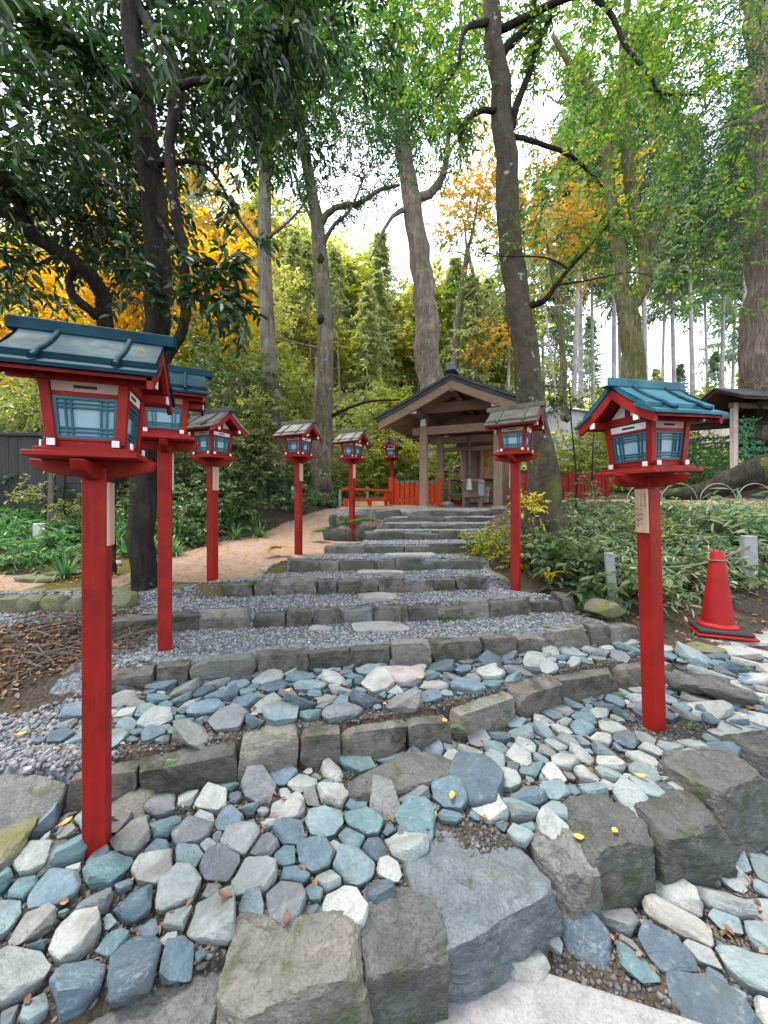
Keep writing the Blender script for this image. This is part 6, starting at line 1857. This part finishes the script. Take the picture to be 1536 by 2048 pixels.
sapling([(370, 1040, 7.5, .02), (368, 950, 7.5, .016), (372, 880, 7.5, .01)], 'dark bare sapling behind the second lantern', leaf=M_l_shrub, seed=905)
sapling([(680, 850, 14, .05), (678, 740, 14, .04), (675, 640, 14, .02), (680, 560, 14, .012)], 'bare young tree just behind the lichen-spotted trunk', seed=906, branches=10, bark=M_bark_grey)
sapling([(625, 840, 14, .04), (622, 740, 14, .03), (618, 640, 14, .012)], 'bare thin tree between the slim and lichen-spotted trunks', seed=907, branches=9, bark=M_bark_grey)
sapling([(1118, 830, 12, .05), (1100, 700, 12, .04), (1090, 600, 12, .02)], 'pale bare-branched tree behind the leaning trunk', seed=908, branches=12, bark=M_bark_pale)
for i, px_ in enumerate((800, 815, 832)):
    sapling([(px_, 1000, 12.4, .025), (px_ + 2, 930, 12.4, .02), (px_, 860, 12.4, .012)], ['thin stem nearest the railing post behind the picket fence', 'thin stem in the middle behind the picket fence', 'thin stem close to the gate post behind the picket fence'][i], seed=910 + i, leaf=M_l_olive, n=6)

# fallen leaves
def fallen(px_, py_, L_, label, mat=M_l_fallen, group='yellow fallen leaves', lift=.05):
    q = on_ground(px_, py_)
    g = np.random.default_rng(int(px_ * 7 + py_))
    a = g.uniform(0, 6.28)
    L_ = L_ * .75; n = 7
    t = np.linspace(0, 1, n); w = L_ * .22 * np.sin(math.pi * t ** .8) + .001
    ax = np.array([math.cos(a), math.sin(a), 0]); s = np.array([-math.sin(a), math.cos(a), 0])
    c = ax * (t[:, None] - .5) * L_ + np.array([0, 0, 1.0]) * (.25 * L_ * (t - .5) ** 2)[:, None] + np.array([0, 0, 1]) * .004
    V = np.vstack([c, c + s * w[:, None] + [0, 0, .006], c - s * w[:, None] + [0, 0, .008]])
    Fq = [(i, i + 1, n + i + 1, n + i) for i in range(n - 1)] + [(i + 1, i, 2 * n + i, 2 * n + i + 1) for i in range(n - 1)]
    z = surface_z(q[0], q[1], q[2])
    return tag(link('fallen_leaf', mesh_np('fallen_leaf', V, [np.array(Fq)], smooth=True), mat, None, loc=(q[0], q[1], z + .006), rot=(g.uniform(-.25, .25), g.uniform(-.25, .25), 0)), label, 'leaf', group)
bpy.context.view_layer.update()
DG = bpy.context.evaluated_depsgraph_get()
def surface_z(x, y, z):
    hit = SC.ray_cast(DG, Vector((x, y, z + .28)), Vector((0, 0, -1)), distance=.5)
    return hit[1].z if hit[0] else z + .05
FL = [(865, 1640, .10, 'large yellow leaf lying on the flat blue boulder edge'), (905, 1617, .07, 'pointed yellow leaf standing beside the larger one on the cobbles'), (890, 1500, .07, 'yellow leaf at the foot of the green weed'), (1283, 1578, .065, 'curled yellow leaf on the cobbles above the square boulder'),
      (1503, 1427, .12, 'long golden leaf lying on the pale cobbles past the bright-roofed lantern'), (1155, 1785, .06, 'upright yellow leaf resting on the rounded teal cobble'), (1228, 1795, .06, 'yellow leaf in the hollow under the dark boulders'), (575, 1415, .06, 'yellow leaf in the middle of the second cobbled terrace'),
      (305, 1418, .06, 'orange leaf on the second terrace nearest the front post'), (280, 1402, .05, 'small orange leaf above it by the front post'), (840, 1370, .06, 'yellow leaf below the pale pink stone'), (205, 1315, .06, 'yellow leaf on the twig heap beside the front post'), (165, 1297, .05, 'lobed yellow leaf at the top of the twig heap'),
      (45, 1350, .06, 'golden leaf on the gravel slope above the grey slab'), (30, 1422, .06, 'orange leaf halfway down the gravel slope'), (40, 1482, .07, 'golden leaf at the bottom of the gravel slope'), (130, 1660, .07, 'yellow leaf wedged behind the front post among small stones'), (365, 1218, .06, 'orange leaf on the gravel beside the second lantern'),
      (1170, 1298, .05, 'yellow leaf at the foot of the second step edge'), (450, 1840, .07, 'rust-brown leaf between the teal cobbles'), (575, 1897, .06, 'rust-brown leaf on the top of the pale boulder')]
for px_, py_, L_, lab in FL:
    fallen(px_, py_, L_, lab, M_l_fallen if 'rust' not in lab and 'orange' not in lab else M_l_litter)
lr = fallen(282, 714, .04, 'small orange leaf lying on the eave of the front lantern', M_l_fallen)
lq = P(285, 708, 1.19); lr.location = tuple(lq)

def litter(name, n, region, bbox, L_, seed, label, mat=M_l_litter):
    g = np.random.default_rng(seed)
    x = g.uniform(bbox[0], bbox[1], n); y = g.uniform(bbox[2], bbox[3], n)
    m = region(x, y); x, y = x[m], y[m]; n = len(x)
    c = np.stack([x, y, ground(x, y) + g.uniform(.004, .03, n)], -1)
    a = g.uniform(0, 6.28, n)
    V, Fq = leaf_quads(c, np.stack([np.cos(a), np.sin(a), g.normal(0, .2, n)], -1), g.normal(size=(n, 3)) * .35 + [0, 0, 1], L_ * g.uniform(.6, 1.3, n), L_ * g.uniform(.3, .6, n), g)
    return tag(link(name, mesh_np(name, V, [Fq]), mat), label, kind='stuff')
litter('leaf_litter', 2600, lambda x, y: in_t1(x, y) | in_t2(x, y) | in_fore(x, y) | ((y > ris_y(1, x) - .12) & (y < ris_y(1, x))), (-1.6, 2.6, .7, 3.2), .03, 31, 'brown leaf scraps caught between the cobbles')
litter('leaf_litter', 5200, lambda x, y: reg_bankR(x, y) | ((x > 1.9) & (y > 2.5) & (y < 3.6)), (1.2, 8, 2.5, 7), .05, 32, 'brown fallen leaves under the shrubs of the bank')
litter('leaf_litter', 900, lambda x, y: (y > 3.5) & (seg_side(x, y) < .1) & (x < -.2), (-4, 0, 3.5, 9), .045, 33, 'scattered pale leaves on the earth path', M_l_gold)
litter('leaf_litter', 4200, lambda x, y: (x < -1.3) & (np.hypot(x + 2.25, y - 2.65) < .52 + .3 * pnoise(x, y, 2.5, 6)), (-3.2, -1.2, 1.7, 3.4), .04, 34, 'heap of brown leaves on the gravel slope beside the front post')
# dry twigs in the heap beside the front post
tw = []
g = np.random.default_rng(3)
m = MB()
for i in range(170):
    x, y = -2.05 + g.normal(0, .25), 2.5 + g.normal(0, .2)
    a = g.uniform(0, 3.14); l = g.uniform(.08, .3)
    z = gz(x, y) + g.uniform(.02, .09)
    m.tube([(x, y, z), (x + math.cos(a) * l * .5, y + math.sin(a) * l * .5, z + .02), (x + math.cos(a) * l, y + math.sin(a) * l, z + g.uniform(-.02, .04))], g.uniform(.002, .006), 4)
tag(m.build('twig_litter', M_twig), 'heap of dry brown twigs beside the front lantern post', kind='stuff')
